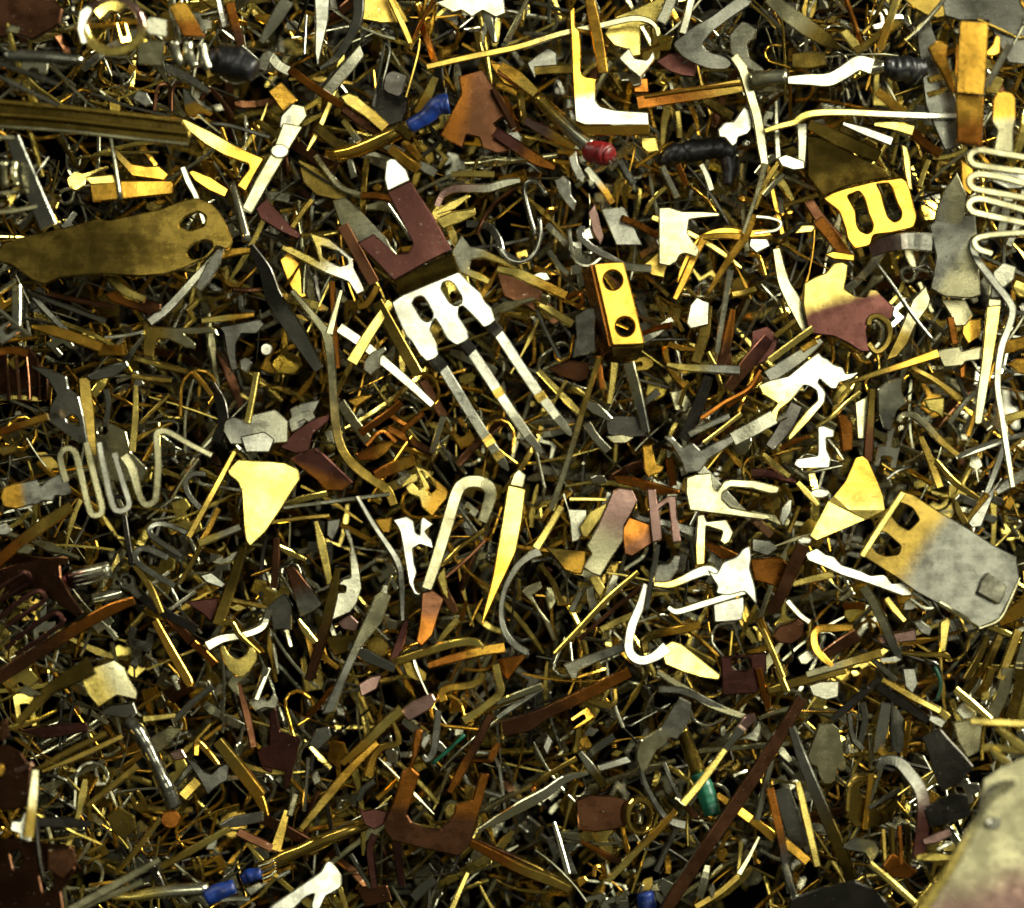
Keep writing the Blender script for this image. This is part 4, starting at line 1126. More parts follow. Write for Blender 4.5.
P('dull_triangle', 'L>D', '496,532 540,440 600,300 650,248 668,300 660,330 610,400 580,470 540,520', 3.6, 'dull greenish triangular sheet right of the ragged gold plate', grad='620,300 540,500')
P('dull_triangle', 'L', '706,300 800,304 830,360 800,402 760,404 740,360', 3.4, 'small dull grey triangle under the glossy steel plate')
kb = thing('knife_contact', 'long pale knife-like blade standing at the right edge', '890,540', 5.2)
P('blade', 'Y>L', '880,330 900,316 936,320 926,400 892,600 862,770 846,776 832,770 838,690 862,520', '84', grad='900,330 850,760', par=kb, th=6, tilt='0.6')
P('collar', 'L', '886,296 936,300 936,326 884,330', '86', par=kb)
P('stem', 'K', '894,248 930,256 944,296 890,298', '80', par=kb, th=8)
P('steel_chunk', 'S', '900,200 940,162 990,180 980,230 940,262 904,250', 4.2, 'bright steel chunk above the long pale blade', th=14)
S('bent_wire', 'K>S', '1040,52 940,56 852,66 826,90 842,148 900,226 966,312 976,356 958,420 934,488 920,616 940,760 964,920 978,1010', [24, 26, 28, 28, 28, 28, 28, 28, 28, 28, 26, 24, 22, 20], 5.6, 'long bent grey wire running down the right edge', th=7, roll=0)
P('z_clip', 'W>Y', '14,626 60,606 130,590 190,540 242,500 258,518 274,524 300,546 332,556 348,582 396,574 372,602 322,618 312,640 290,640 262,616 248,602 242,618 264,642 272,660 266,694 210,760 150,822 132,838 126,822 160,770 200,720 240,682 236,648 212,632 190,626 140,684 94,722 86,760 68,758 64,724 88,694 34,662', 5, 'white zigzag clip plate near the right edge', grad='240,560 120,800', tilt='0.5', th=5, shade=.85)
S('contact_pin', 'Y', '60,530 140,470 224,408', [26, 26, 24], 4.6, 'pale gold pin above the white zigzag clip')
S('metal_strip', 'S>K', '256,456 170,520 54,596', [24, 48, 54], 4.4, 'silver channel strip between the white zigzag clip and the pale gold pin', th=8)
S('contact_pin', 'G', '236,456 210,470 180,490', 24, 4.6)
S('bent_wire', 'Y', '234,782 300,740 350,690 404,648', [12, 16, 14, 12], 4.4)
P('fold_plate', 'O', '310,742 340,736 374,770 372,870 330,880 322,800', 4, 'orange folded strip below the white zigzag clip', tilt=(0, 14))
S('metal_strip', 'D>N', '448,640 440,760 430,910', [26, 32, 36], 4.2, 'dark brown bar standing right of the orange folded strip')
P('silver_fold', 'S>K', '462,640 500,610 560,592 556,650 580,690 540,722 520,800 490,790 466,720', 4.2, 'silver folded sheet right of the dark brown bar', grad='480,640 520,780', tilt=(6, 8))
S('hook_strip', 'L>B', '548,764 562,740 600,738 650,776 710,840 768,890', [20, 24, 26, 28, 28, 20], 4.6, 'tan hooked strip below the silver folded sheet', roll=0)
P('metal_flake', 'L', '380,690 440,660 430,740 420,830 390,830', 3.6)
P('metal_flake', 'Y', '640,680 720,670 716,750 690,730 660,720', 3.6)
P('white_step', 'W', '240,782 262,778 304,796 300,824 272,826 274,872 290,905 284,940 170,942 148,926 160,904 240,892', 5, 'white stepped metal piece left of the orange folded strip', th=8, tilt='0.8')
P('gold_chunk', 'G', '956,546 990,524 1040,520 1040,590 1000,580', 4.2)
S('contact_pin', 'Y', '946,756 990,742 1040,728', 30, 4)
S('contact_pin', 'W', '768,896 880,850 1040,806', [14, 16, 16], 4.6, 'thin bright pin slanting up to the lower part of the bent grey wire')
S('contact_pin', 'B', '600,560 690,610 776,676', [20, 22, 26], 4, None)
P('metal_flake', 'O', '776,560 800,544 800,594 780,600', 3.6)
S('contact_pin', 'O', '742,370 750,420 760,470', 26, 3.8)
P('metal_flake', 'G', '790,380 860,372 856,440 810,470 786,430', 3.4, 'gold crumpled flake left of the long pale blade')
S('metal_strip', 'R>W', '440,112 500,92 580,80 670,84', [60, 62, 66, 70], 4.6, 'pinkish rolled tab with a white band, under the gold comb bracket', roll=0, dz=(-8, -2, 4, -2))  # white end of the blend paints the highlight on the roll
S('metal_strip', 'L', '84,110 110,230 150,310 196,420', [30, 44, 56, 30], 4, 'tan tapered strip left of the ragged gold plate')
P('scrap_plate', 'P', '-10,420 50,400 96,440 80,500 40,540 -10,560', 3.4, 'purplish scrap plate left of the pale gold pin pair')
S('contact_pin', 'B', '80,440 120,410 160,380', 22, 4)
S('contact_pin', 'B', '70,390 100,372 128,360', 18, 4)
S('metal_strip', 'O', '240,0 300,70 350,140', 46, 3.4, 'coppery strip slanting under the gold comb bracket')
P('metal_flake', 'G', '266,130 300,118 380,130 380,158 300,150', 3.6)
S('metal_strip', 'X', '160,700 120,780 60,860', [50, 56, 40], 3.8, 'dark strip below the white zigzag clip')
S('contact_pin', 'S', '10,790 60,770 120,740', 24, 4)
S('contact_pin', 'O', '100,866 150,840 210,818', [14, 20, 12], 4)
S('metal_strip', 'D', '590,560 650,600 720,590', 40, 3)
S('contact_pin', 'S', '740,770 790,700 840,650', 20, 3.6)
# ---- right lower middle
t(12)


def creased_sheet(name, code, rows, heights, z, label, th=5.0):
    """One sheet folded along the lines between its rows of outline points; each row has its own height."""
    R_ = [pts(r) for r in rows]
    allp = [p for r in R_ for p in r]
    cx, cy = sum(p[0] for p in allp) / len(allp), sum(p[1] for p in allp) / len(allp)
    base = world(cx, cy, zlev(z))
    top, idx = [], []
    for r, h in zip(R_, heights):
        idx.append([len(top) + i for i in range(len(r))])
        for k, p in enumerate(r):
            hh = h[k] if isinstance(h, tuple) else h
            top.append((world(p[0], p[1], zlev(z) + hh) - base) / U)
    fc = [tuple(b + a[::-1]) for a, b in zip(idx, idx[1:])]
    n = len(top)
    ring = [r[0] for r in idx] + idx[-1][1:] + [r[-1] for r in idx[-2::-1]] + idx[0][-2:0:-1]
    R2 = Euler(tuple(math.radians(a) for a in lean(base, .75)) + (0,)).to_matrix()
    top = [R2 @ p for p in top]
    v = [tuple(p * U) for p in top] + [tuple((p - Vector((0, 0, th))) * U) for p in top]
    fc += [tuple(n + i for i in f[::-1]) for f in fc]
    fc += [(ring[k], n + ring[k], n + ring[(k + 1) % len(ring)], ring[(k + 1) % len(ring)]) for k in range(len(ring))]
    q = [top[i].y for i in range(n)]
    lo, hi = min(q), max(q)
    o = mesh_object(name, v, fc, code, [(y - lo) / (hi - lo) for y in q] * 2, loc=base)
    settle(o, None)
    register(o, name, label, None, cx, cy, 60, 60, code[0], 1.5)
    return o


creased_sheet('folded_triangle', 'Y>G', ('388,68 412,62 432,80', '350,156 410,158 466,158', '304,212 390,218 487,212', '282,234 360,264 494,264', '214,362 236,378 340,336 418,302 452,296 488,292'),
              (0, 1.8, .4, 1.6, (0, 0, .3, .3, 0, -.6)), '80', 'creased yellow triangular plate with brown bands, near the right')
kb2 = thing('window_bracket', 'large two-windowed bracket plate, gold at one end and grey at the other', '700,440', 5.4)
P('plate', 'B>K', '562,192 604,206 700,270 820,340 900,394 990,440 1002,520 966,600 924,678 852,710 760,658 680,612 610,574 540,522 470,478 412,440 460,356 512,276', '88', grad='540,340 740,460', par=kb2, th=6, tilt=(-3, -4), shade=.44,
  holes=('522,292 556,238 600,258 626,302 586,342 544,320', '444,400 474,348 500,352 556,402 548,432 500,440 462,424'))
S('edge_rail', 'Y', '408,438 480,324 562,200', [22, 24, 22], '96', par=kb2, th=10, dz=(0, 0, 0), roll=0)
P('raised_tab', 'S', '842,580 868,520 886,500 956,552 946,590 924,624 900,612', '108', par=kb2, tilt=(-10, 8))
S('rim', 'L', '852,712 926,680 968,606 1004,520', 10, '92', par=kb2, th=8, dz=(0, 0, 0, 0))
P('torn_edge', 'L', '700,606 760,640 850,692 854,712 760,662 692,622', '94', par=kb2, tilt=(8, 0))
P('toothed_strip', 'S>W', '190,430 238,408 270,432 302,440 330,472 400,494 440,512 490,508 502,516 520,542 566,538 606,588 562,592 480,562 400,534 328,512 260,480 204,458', 5, 'white toothed strip pointing right under the large bracket plate', grad='200,440 400,510', th=6, tilt='0.8')
S('thin_wire', 'S', '600,576 650,610 676,634 640,634 590,600', 14, 4.8, 'thin silver wire end at the tip of the white toothed strip', cat='wire')
br = thing('bronze_strip', 'brown bronze strip with a white tip, left of the white toothed strip', '140,500', 4.8)
S('strip', 'N', '188,396 140,500 96,600 60,650', [50, 50, 46, 34], 4.8, par=br, th=7, roll=10)
P('white_tip', 'W', '160,378 186,362 222,372 214,394 176,394', 5, par=br)
S('contact_pin', 'Y', '146,546 220,526 298,508', [22, 28, 28], 4.4, 'pale gold pin crossing right of the brown bronze strip')
S('bent_wire', 'L>K', '416,556 450,610 490,690 520,760 546,824 480,836', [40, 36, 36, 34, 30, 20], 4.4, 'grey bent strip hanging below the white toothed strip', th=8)
S('gold_clamp', 'G', '372,710 300,712 246,716 226,744 234,790 262,826 296,856', [24, 30, 30, 30, 30, 28, 20], 4.6, 'gold bent clamp left of the grey hanging strip', th=8, roll=0)
P('rusty_lump', 'N', '66,736 90,700 130,690 160,672 186,690 184,740 140,770 90,764', 4, 'brown rusty lump left of the gold bent clamp', th=16)
P('pink_block', 'R', '470,742 540,726 608,712 614,758 550,764 478,772', 4, 'pinkish red block right of the grey hanging strip', th=16)
S('metal_strip', 'N', '266,812 330,772 392,736', [36, 48, 50], 4.6, None, tip='')
S('bent_wire', 'B', '552,802 640,812 720,812 744,834', [14, 18, 22, 14], 4.4, 'thin brass hooked wire below the pinkish red block')
S('metal_strip', 'L>B', '200,890 340,848 482,806', [26, 32, 36], 4.6, 'pale brass strip below the gold bent clamp', th=7)
S('contact_pin', 'K', '408,796 470,850 536,910', 22, 4)
P('metal_flake', 'Y', '702,690 730,670 744,690 724,800 698,806', 4, 'pale yellow tab below the large bracket plate')
S('metal_strip', 'Y>B', '760,230 772,270 796,314', [16, 28, 28], 4.4)
S('metal_strip', 'G>B', '884,206 840,260 800,312', [22, 22, 18], 4.2)
P('pointed_plate', 'K', '824,334 808,316 860,230 940,140 900,230 860,330', 4.2, 'dull grey pointed blade above the large bracket plate')
S('metal_strip', 'W>S', '916,200 970,160 1040,120', [20, 40, 44], 4.4, 'white strip at the right edge above the large bracket plate')
S('contact_pin', 'W', '766,68 850,40 940,8', 16, 4.6, 'bright thin pin right of the folded yellow triangle')
S('metal_strip', 'B', '630,-10 668,80 704,180', [22, 30, 30], 4.2)
S('metal_strip', 'B', '690,80 760,160 852,222', [20, 26, 18], 4.2)
S('metal_strip', 'K', '880,206 920,100 960,-20', [24, 26, 24], 4)
S('gold_bar', 'G', '930,690 980,656 1050,606', [30, 58, 60], 4.4, 'gold bar at the right edge below the large bracket plate')
for i, (s, w_, c) in enumerate((('860,905 890,830 930,740', 30, 'B'), ('930,905 960,830 1000,720', 34, 'D'), ('990,900 1010,820 1034,740', 34, 'L'), ('880,740 850,820 800,905', 26, 'D'))):
    S('metal_strip', c, s, w_, 4)
S('bent_wire', 'K', '650,840 690,850 706,905', 18, 3.8)
S('contact_pin', 'Y', '30,50 70,90 130,138', [16, 26, 22], 4.2)
S('contact_pin', 'Y', '164,160 200,200 240,246', [20, 24, 16], 4.2)
S('metal_strip', 'P', '-10,126 60,130 156,160', [34, 34, 18], 3.8)
P('metal_flake', 'W', circle(248, 202, 38, 20, 10), 4)
P('metal_flake', 'G', '-10,170 40,176 108,186 80,206 20,196', 3.8)
P('white_step', 'W', '130,224 146,222 142,270 110,330 94,300 104,256', 4)
S('contact_pin', 'B', '170,250 150,300 130,350', 18, 3.6)
P('metal_flake', 'K', '-10,370 60,380 90,412 50,440 -10,420', 3.4)
S('contact_pin', 'R', '0,300 30,330 60,360', 30, 3.4)
S('contact_pin', 'B', '20,690 60,780 110,900', 22, 4.2)
S('contact_pin', 'S', '126,610 170,660 210,690', 22, 4)
S('contact_pin', 'O', '340,630 380,626 420,630', 26, 3.8)
S('contact_pin', 'Y', '500,600 530,640 570,686', [22, 26, 20], 3.8)
P('metal_flake', 'W', '600,690 630,680 676,716 664,742 630,730', 3.6)
P('metal_flake', 'S', '160,820 200,792 240,812 200,850 176,850', 3.6)
S('contact_pin', 'K', '500,150 540,120 590,100', 12, 3.8)
# ---- bottom left
t(13)
P('rotten_rim', 'K', '372,170 420,136 508,128 524,172 500,190 440,184', 4.4, 'crumbled grey rim under the pale cornered block', th=10)
S('metal_strip', 'D>B', '346,-10 270,36 184,86 70,208', [70, 60, 40, 26], 4.6, 'long brown bar rising to the pale cornered block', th=8, roll=10)
P('metal_flake', 'L', '66,90 96,64 156,98 120,112', 4)
P('scrap_plate', 'P', '76,236 140,224 200,214 330,206 334,240 250,256 170,268', 3.6, 'purplish strip plate below the long brown bar')
S('contact_pin', 'B', '136,386 260,316 402,248', [14, 22, 22], 4.2, 'upper of two brass pins left of the dented grey tube')
S('contact_pin', 'D', '160,392 310,330 464,258', [16, 24, 22], 4, 'lower of two brass pins left of the dented grey tube')
gt = thing('dented_tube', 'dented grey tube with an orange disc at its foot, below the pale cornered block', '580,370', 4.6)
S('tube', 'K', '480,196 520,240 560,306 606,400 634,460 658,526', [54, 62, 52, 50, 62, 58], '58', rnd=True, lump=.09, par=gt, dz=[0, 2, 2, 0, -2, -4])
P('foot', 'O', circle(646, 572, 38, 36, 12), '50', par=gt, r=0)
P('corner_tab', 'K', '706,342 742,352 770,390 800,402 830,372 866,360 862,424 822,448 786,480 760,430', 4.4, 'dull grey corner tab right of the dented tube')
S('folded_spring', 'G', '742,330 748,282 790,320 826,364', [22, 26, 24, 18], 4.6, 'small gold folded spring above the dull corner tab')
S('gold_bar', 'B>G', '826,276 900,372 990,486', [40, 48, 44], 4.8, 'brass gold bar slanting down right of the corner tab', th=9, roll=10)
S('contact_pin', 'Y', '540,194 600,188 662,180', [26, 22, 20], 4.2)
S('metal_strip', 'K', '668,192 730,130 804,70', [24, 24, 20], 4.4, 'rough grey strip slanting up above the corner tab')
S('metal_strip', 'B', '690,488 720,456 748,428', 40, 4)
P('metal_flake', 'G', circle(0, 386, 18, 26, 10), 4.4, 'round gold disc edge at the left edge')
S('metal_strip', 'L>D', '134,388 124,500 108,640', [26, 36, 40], 4.4, 'dull upright brass strip at the lower left')
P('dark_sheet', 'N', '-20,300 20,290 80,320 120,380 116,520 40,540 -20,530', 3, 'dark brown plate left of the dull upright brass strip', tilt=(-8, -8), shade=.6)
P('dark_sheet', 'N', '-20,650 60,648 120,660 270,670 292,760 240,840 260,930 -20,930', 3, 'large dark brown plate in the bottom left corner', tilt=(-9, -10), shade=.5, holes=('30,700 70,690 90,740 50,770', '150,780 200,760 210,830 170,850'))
P('scrap_plate', 'N', '180,690 280,680 292,740 240,800 180,760', 3.8)
P('scrap_plate', 'D', '400,560 450,520 510,560 520,610 470,650 430,620', 3.6)
S('metal_strip', 'X', '144,584 240,584 346,592', [34, 40, 22], 3.8)
S('contact_pin', 'B', '604,570 530,670 438,776', [18, 22, 16], 4.2, 'thin brass pin rising to the orange disc of the dented tube')
S('contact_pin', 'B>Y', '612,752 740,680 866,608', [24, 28, 22], 4.6, 'brass pin with bright end above the second blue ferrule')
S('contact_pin', 'L', '260,918 430,824 604,726', [28, 30, 22], 4.6, 'long tan pin rising from the bottom edge left of the white barrel')
f3 = thing('ferrule', 'blue-banded ferrule with a cream white barrel, lying along the bottom edge', '680,840', 4)
S('barrel', 'Y>S', '420,866 500,866 560,856 660,844 790,836', [24, 32, 44, 50, 48], '40', rnd=True, par=f3)
S('sleeve', 'blue', '780,872 830,848 888,826', [62, 64, 52], '44', rnd=True, lump=.06, par=f3)
f4 = thing('ferrule', 'short blue wire bundle with frayed strands, right of the blue-banded ferrule', '950,790', 4)
f4s = S('sleeve', 'blue', '918,800 950,784 990,778', [46, 54, 42], '44', rnd=True, lump=.1, par=f4)
for k in range(6):
    S('strand', 'G' if k % 2 else 'S', f'{974 + k * 4},{752 + k * 12} {1010 + k * 4},{740 + k * 11} {1044},{726 + k * 10}', 8, '52', rnd=True, par=f4s)
P('metal_flake', 'S', '926,836 980,810 996,830 950,864', 4)
S('contact_pin', 'S', '832,878 890,874 944,876', 18, 4.2)
P('grey_strip', 'K', '828,592 880,562 996,540 1000,580 920,598 850,606', 4, 'flat grey strip plate under the brass gold bar', tilt=(6, 2))
S('metal_strip', 'N', '900,620 960,650 1030,682', 34, 3.8)
P('scrap_plate', 'P', '984,300 1030,290 1030,400 990,380', 3.4)
S('contact_pin', 'X', '560,730 600,800 640,905', 30, 3.4)
S('contact_pin', 'B', '330,520 420,450 520,370', [20, 24, 26], 3.8)
S('contact_pin', 'N', '900,60 930,160 960,300', [20, 30, 26], 4)
S('bent_wire', 'S', '1020,0 990,70 970,120', [16, 20, 22], 4)
P('silver_plate', 'S', '940,120 1000,110 1030,150 990,170', 3.8)
P('metal_tab', 'L', '860,60 880,20 960,-20 940,30 900,60 910,110 880,90', 3.8)
S('metal_strip', 'N', '640,110 680,80 720,60', 60, 3)
S('contact_pin', 'K', '660,450 700,400 740,350', 22, 3.6)
P('metal_flake', 'R', '640,320 690,304 710,340 660,350', 3.6)
P('scrap_plate', 'L', '560,270 640,220 690,230 640,290 590,330', 3)
P('scrap_plate', 'N', '0,200 30,190 36,260 0,280', 3.6)
S('contact_pin', 'R', '70,388 100,376 120,364', 20, 3.8)
# ---- bottom centre left
t(14)
P('cut_plate', 'P', '24,312 74,290 76,170 100,150 116,238 152,252 194,266 172,350 150,440 132,474 130,392 84,380 40,370', 4.4, 'purplish brown cut plate with an upright arm, at the lower left', tilt=(3, -3))
P('silver_splash', 'S', '-6,130 40,110 70,124 90,90 108,120 100,156 60,150 20,164', 4, None)
S('bent_wire', 'S', '60,0 40,60 20,110', [26, 24, 22], 4)
fz = thing('flagged_pin', 'gold pin with a pinkish flag end, right of the lower end of the silver board', '520,200', 4.8)
S('shaft', 'Y>G', '572,156 500,220 430,290 350,358', [34, 34, 32, 22], 4.8, par=fz, th=8)
P('flag', 'R', '566,164 610,128 690,94 706,122 690,152 602,202', 4.8, par=fz)
S('metal_strip', 'G>B', '482,282 390,372 300,478 196,606', [24, 32, 36, 24], 4.6, 'long gold strip sloping to the lower left below the pink-flagged pin', th=7)
bc = thing('spring_clip', 'bent gold S-shaped clip, below the orange gold bar in the lower centre', '850,100', 4.8)
S('arm', 'B>G', '884,20 870,46 830,66 760,74 726,92 732,124', [28, 28, 28, 28, 28, 34], 4.8, par=bc, roll=0, th=7)
S('arm', 'Y', '810,198 870,160 930,112 950,84 940,40 930,-14', [30, 28, 28, 28, 28, 28], 5, par=bc, roll=0, th=7)
S('contact_pin', 'B', '876,174 950,140 1040,104', 16, 4.4)
S('pointed_strip', 'N>O', '912,176 850,300 800,390 756,470', [28, 34, 34, 24], 4.6, 'brown pointed strip left of the S-shaped clip, aimed at the bronze fork', roll=6, th=7)
P('metal_strip', 'O', '826,340 910,346 912,360 828,356', 4.2)
S('j_hook', 'B>G', '540,198 562,280 500,300 466,340 448,410', [16, 24, 26, 28, 36], 4.6, 'gold J-shaped pin under the pink-flagged pin')
S('j_hook', 'K', '712,160 704,250 692,320 668,346 654,330', [24, 30, 28, 24, 16], 4.6, 'dark grey J-shaped hook beside the bronze fork prong')
P('metal_flake', 'W', '644,290 656,258 676,250 684,272 660,310', 4.2)
S('green_wire', 'green', '690,362 750,310 812,252', 14, 4, 'dark green piece of wire above the bronze fork', rnd=True)
uf = thing('bronze_fork', 'dark bronze U-shaped fork with two rusty prongs, near the bottom', '700,600', 5)
P('fork', 'O>N', '614,330 618,262 626,236 640,226 654,236 650,264 632,330 614,378 642,402 620,472 594,552 612,582 660,600 722,612 742,590 772,552 778,516 800,510 842,500 858,440 870,398 906,402 880,500 832,670 806,700 788,712 660,684 538,652 506,610 514,566 544,500 574,392 600,372', '76', grad='720,470 700,610', th=7, par=uf, tilt=(2, 2))
S('prong_pin', 'O', '908,352 922,320 940,286', [24, 28, 22], '72', par=uf)
P('side_plate', 'P', '408,520 430,540 470,532 522,542 508,592 470,612 432,592', '62', par=uf)
S('bent_prong', 'P', '472,632 454,680 462,760 470,832', [30, 30, 30, 24], 4.4, 'brown bent leg hanging under the bronze fork, nearer the white block')
S('bent_prong', 'P', '556,660 564,740 576,824', [36, 30, 24], 4.4, 'straight brown leg hanging under the bronze fork')
S('coil_bar', 'B', '20,768 70,744 130,716 190,690 250,664 310,640 370,618 440,594', [50, 44, 60, 46, 60, 48, 44, 40], 4.4, 'gold wrapped coil bar rising to the bronze fork', rnd=True, sm=False, lump=.06)
P('white_block', 'W', '66,908 96,886 180,830 270,770 282,742 300,728 330,762 348,790 346,830 318,848 286,862 262,915 238,920 228,900 244,852 210,866 160,915', 4.8, 'white glossy notched block at the bottom edge', th=16, tilt='0.7', r=3)
S('metal_strip', 'O>B', '830,656 920,704 1030,762 1130,800 1210,836', [28, 36, 38, 38, 30], 4.4, 'orange brown bar sloping down right of the bronze fork', th=8, roll=10)
S('contact_pin', 'K', '382,706 420,770 462,834', 18, 4)
S('contact_pin', 'Y', '762,915 790,850 822,776', [24, 22, 20], 4.4, 'pale gold pin standing at the bottom edge below the bronze fork')
S('wedge_strip', 'L>S', '862,612 940,570 1030,520 1120,470 1190,420 1280,396', [14, 34, 44, 40, 32, 14], 4.8, 'long pale blade pointing left to the bronze fork', th=6, roll=14)
S('metal_strip', 'B', '96,690 120,610 140,540', [44, 36, 26], 4.2)
S('metal_strip', 'N', '-10,640 50,664 110,690', 36, 3.8)
S('metal_strip', 'N', '30,560 120,604 220,660', 40, 3.4)
S('contact_pin', 'G', '0,430 40,500 66,560', [46, 40, 20], 4)
S('contact_pin', 'S', '220,340 214,440 204,540', 16, 4)
P('metal_flake', 'S', '230,410 254,386 272,430 244,446', 4)
S('contact_pin', 'G', '480,494 520,460 556,424', [22, 18, 16], 4.2)
S('contact_pin', 'K', '410,500 430,460 470,430', 22, 4)
S('contact_pin', 'L', '150,560 160,520 172,480', 22, 4)
P('scrap_plate', 'K', '220,290 250,230 300,220 310,260 260,310', 3.6)
P('scrap_plate', 'R', '410,60 460,30 500,24 480,80 420,110', 3.4)
S('contact_pin', 'O', '220,180 250,150 280,120', 22, 4)
P('metal_flake', 'B', '810,440 850,446 846,500 814,500', 4)
S('bent_wire', 'K', '30,830 90,800 150,770', 16, 4.2)
S('contact_pin', 'Y', '36,860 70,820 100,786', 16, 4.4)
S('contact_pin', 'O', '260,150 300,90 340,60', 20, 3)
P('scrap_plate', 'N', '400,830 520,820 540,880 440,905', 3)
S('metal_strip', 'K', '620,870 660,830 700,800', 40, 3)
# ---- bottom centre right
t(15)
S('copper_bar', 'N>O', '10,226 100,206 170,170 320,100 490,14', [60, 66, 46, 46, 40], 4.8, 'coppery bar slanting up in the lower centre, broad at its left end', th=8, roll=10)
S('bent_wire', 'B', '434,80 434,128 400,140 330,122', [16, 20, 26, 16], 4.2)
S('contact_pin', 'L', '594,14 700,80 800,140 930,188', [22, 30, 32, 26], 4.6, 'upper of two grey parallel bars below the yellow foot')
S('contact_pin', 'K', '600,80 690,86 790,130 910,192', [26, 28, 28, 22], 4.8, 'lower of two grey parallel bars below the yellow foot')
P('shoe_plate', 'K>L', '512,340 514,306 530,270 570,246 604,228 640,170 680,108 722,130 724,190 690,240 668,272 640,262 626,290 592,310 570,350 556,384 530,392', 4.8, 'grey shoe-shaped plate above the curved dark wire', grad='690,140 540,340', tilt=(4, 8), th=8)
S('bent_wire', 'K', '534,390 548,440 580,500 614,552 650,582 700,596', [18, 20, 22, 24, 30, 36], 4.6, 'curved dark wire below the grey shoe-shaped plate')
f5 = thing('ferrule', 'green-sleeved ferrule with a brass barrel, in the lower right', '760,440', 4.6)
S('barrel', 'D>B', '690,226 710,290 752,396', [40, 52, 60], '58', rnd=True, par=f5)
S('sleeve', 'green', '752,398 772,450 792,510 806,556', [62, 72, 70, 62], '60', rnd=True, lump=.05, par=f5)
mt = thing('jointed_pin', 'thin pin, yellow below and white above with a copper head, lying over the green ferrule', '800,380', 5.4)
S('lower_half', 'Y', '692,514 770,420 850,310', [30, 28, 24], '82', par=mt, th=8, roll=0)
S('upper_half', 'S>W', '848,312 880,270 916,226', [26, 30, 36], '84', par=mt, th=8, roll=0)
S('head', 'R', '912,226 940,196 968,184', [34, 40, 26], '80', par=mt)
S('segmented_pin', 'Y>G', '408,804 470,740 520,690 580,630 664,538', [22, 28, 22, 28, 22], 4.8, 'gold segmented pin left of the green ferrule', sm=False, th=8)
S('metal_strip', 'G', '822,480 900,536 1030,634', [26, 36, 36], 4.4, 'gold strip passing under the long rusty bar')
t(0)
S('rusty_bar', 'N', '664,912 700,856 730,812 768,754 802,698', [12, 13, 13, 13, 10], 5.6, 'long straight rusty brown bar at the lower right', th=9, roll=8)
t(15)
S('contact_pin', 'L', '752,314 860,304 1010,292', [16, 18, 20], 4.4, 'tan rod lying level right of the green ferrule')
rg = thing('ring_socket', 'small brass ring socket on a brown plate, in the lower centre', '525,560', 4)
P('ring', 'B', circle(522, 556, 56, 74, 18), '48', holes=(circle(526, 562, 40, 54, 16),), th=14, r=0, tilt=(0, 14), par=rg)
P('back_plate', 'N', '284,500 340,478 420,484 482,500 476,600 430,612 360,620 296,610', '36', par=rg, tilt=(0, 6))
S('core', 'S', '518,540 530,560 528,590', [22, 30, 24], '44', rnd=True, par=rg)
S('bent_wire', 'O>N', '306,656 370,690 430,724 490,746', [14, 20, 24, 22], 4.2, 'reddish brown wire below the brass ring socket')
S('contact_pin', 'S', '204,584 226,660 258,778', [16, 20, 22], 4.2, 'silver pin left of the reddish brown wire')
S('screw_pin', 'S>D', '300,316 340,370 392,446', [20, 34, 30], 4.6, 'silver headed pin pointing down above the brass ring socket')
P('pale_wedge', 'K', '366,366 420,350 480,330 502,356 440,376 380,392', 4.2)
P('metal_flake', 'G', '286,800 320,784 336,804 300,834', 4, None, cat='flake')
S('bent_wire', 'G', '356,790 360,756 382,750 396,776 380,796', 16, 4)
f6 = thing('ferrule', 'bright blue sleeve end standing at the bottom edge', '552,880', 4)
S('sleeve', 'blue', '548,850 556,890 562,940', [62, 70, 70], '44', rnd=True, lump=.05, par=f6)
S('strand', 'S', '528,856 540,820', 12, '44', rnd=True, par=f6)
S('contact_pin', 'S', '586,852 604,870 620,890', 24, 4)
S('metal_strip', 'N>B', '-90,660 0,704 140,768 270,834', [30, 40, 40, 26], 4)
S('bent_wire', 'B', '130,450 160,420 220,380 290,342', [30, 24, 18, 22], 4.2)
P('metal_flake', 'O', '110,456 130,446 140,462 120,470', 4)
S('contact_pin', 'L', '-10,130 70,100 160,66', [22, 26, 26], 4.6, 'thin pale strip left of the coppery bar')
S('metal_strip', 'K', '-10,190 60,140 160,72', [20, 26, 30], 4.2)
S('contact_pin', 'K', '330,340 370,300 430,260', 30, 4)
S('contact_pin', 'D', '295,230 290,280 280,320', 24, 3.8)
S('contact_pin', 'K', '620,360 650,430 680,490', 18, 4)
S('contact_pin', 'N', '700,520 720,540 744,566', 24, 3.8)
S('contact_pin', 'K', '590,770 630,680 670,600', 20, 3.6)
S('contact_pin', 'L', '980,640 940,720 904,780', [14, 20, 24], 4)
S('contact_pin', 'Y', '912,660 908,720 900,800', 18, 4)
S('contact_pin', 'D', '740,905 830,850 900,790', 26, 3.8)
P('metal_flake', 'S', '784,830 806,814 816,840 800,880', 4)
P('metal_flake', 'K', '160,300 180,250 200,280 180,330', 3.8)
S('bent_wire', 'S', '720,150 740,200 790,214 850,190', 10, 4.2)
P('silver_tag', 'S', '900,270 950,240 980,200 990,230 976,280 940,272', 4.2, 'small silver tag at the head of the thin jointed pin')
P('metal_flake', 'S', circle(842, 240, 14, 24, 8), 4)
S('contact_pin', 'S', '880,410 930,390', 16, 3.8)
S('bent_wire', 'K', '280,690 300,670 340,676 360,700', 14, 3.6)
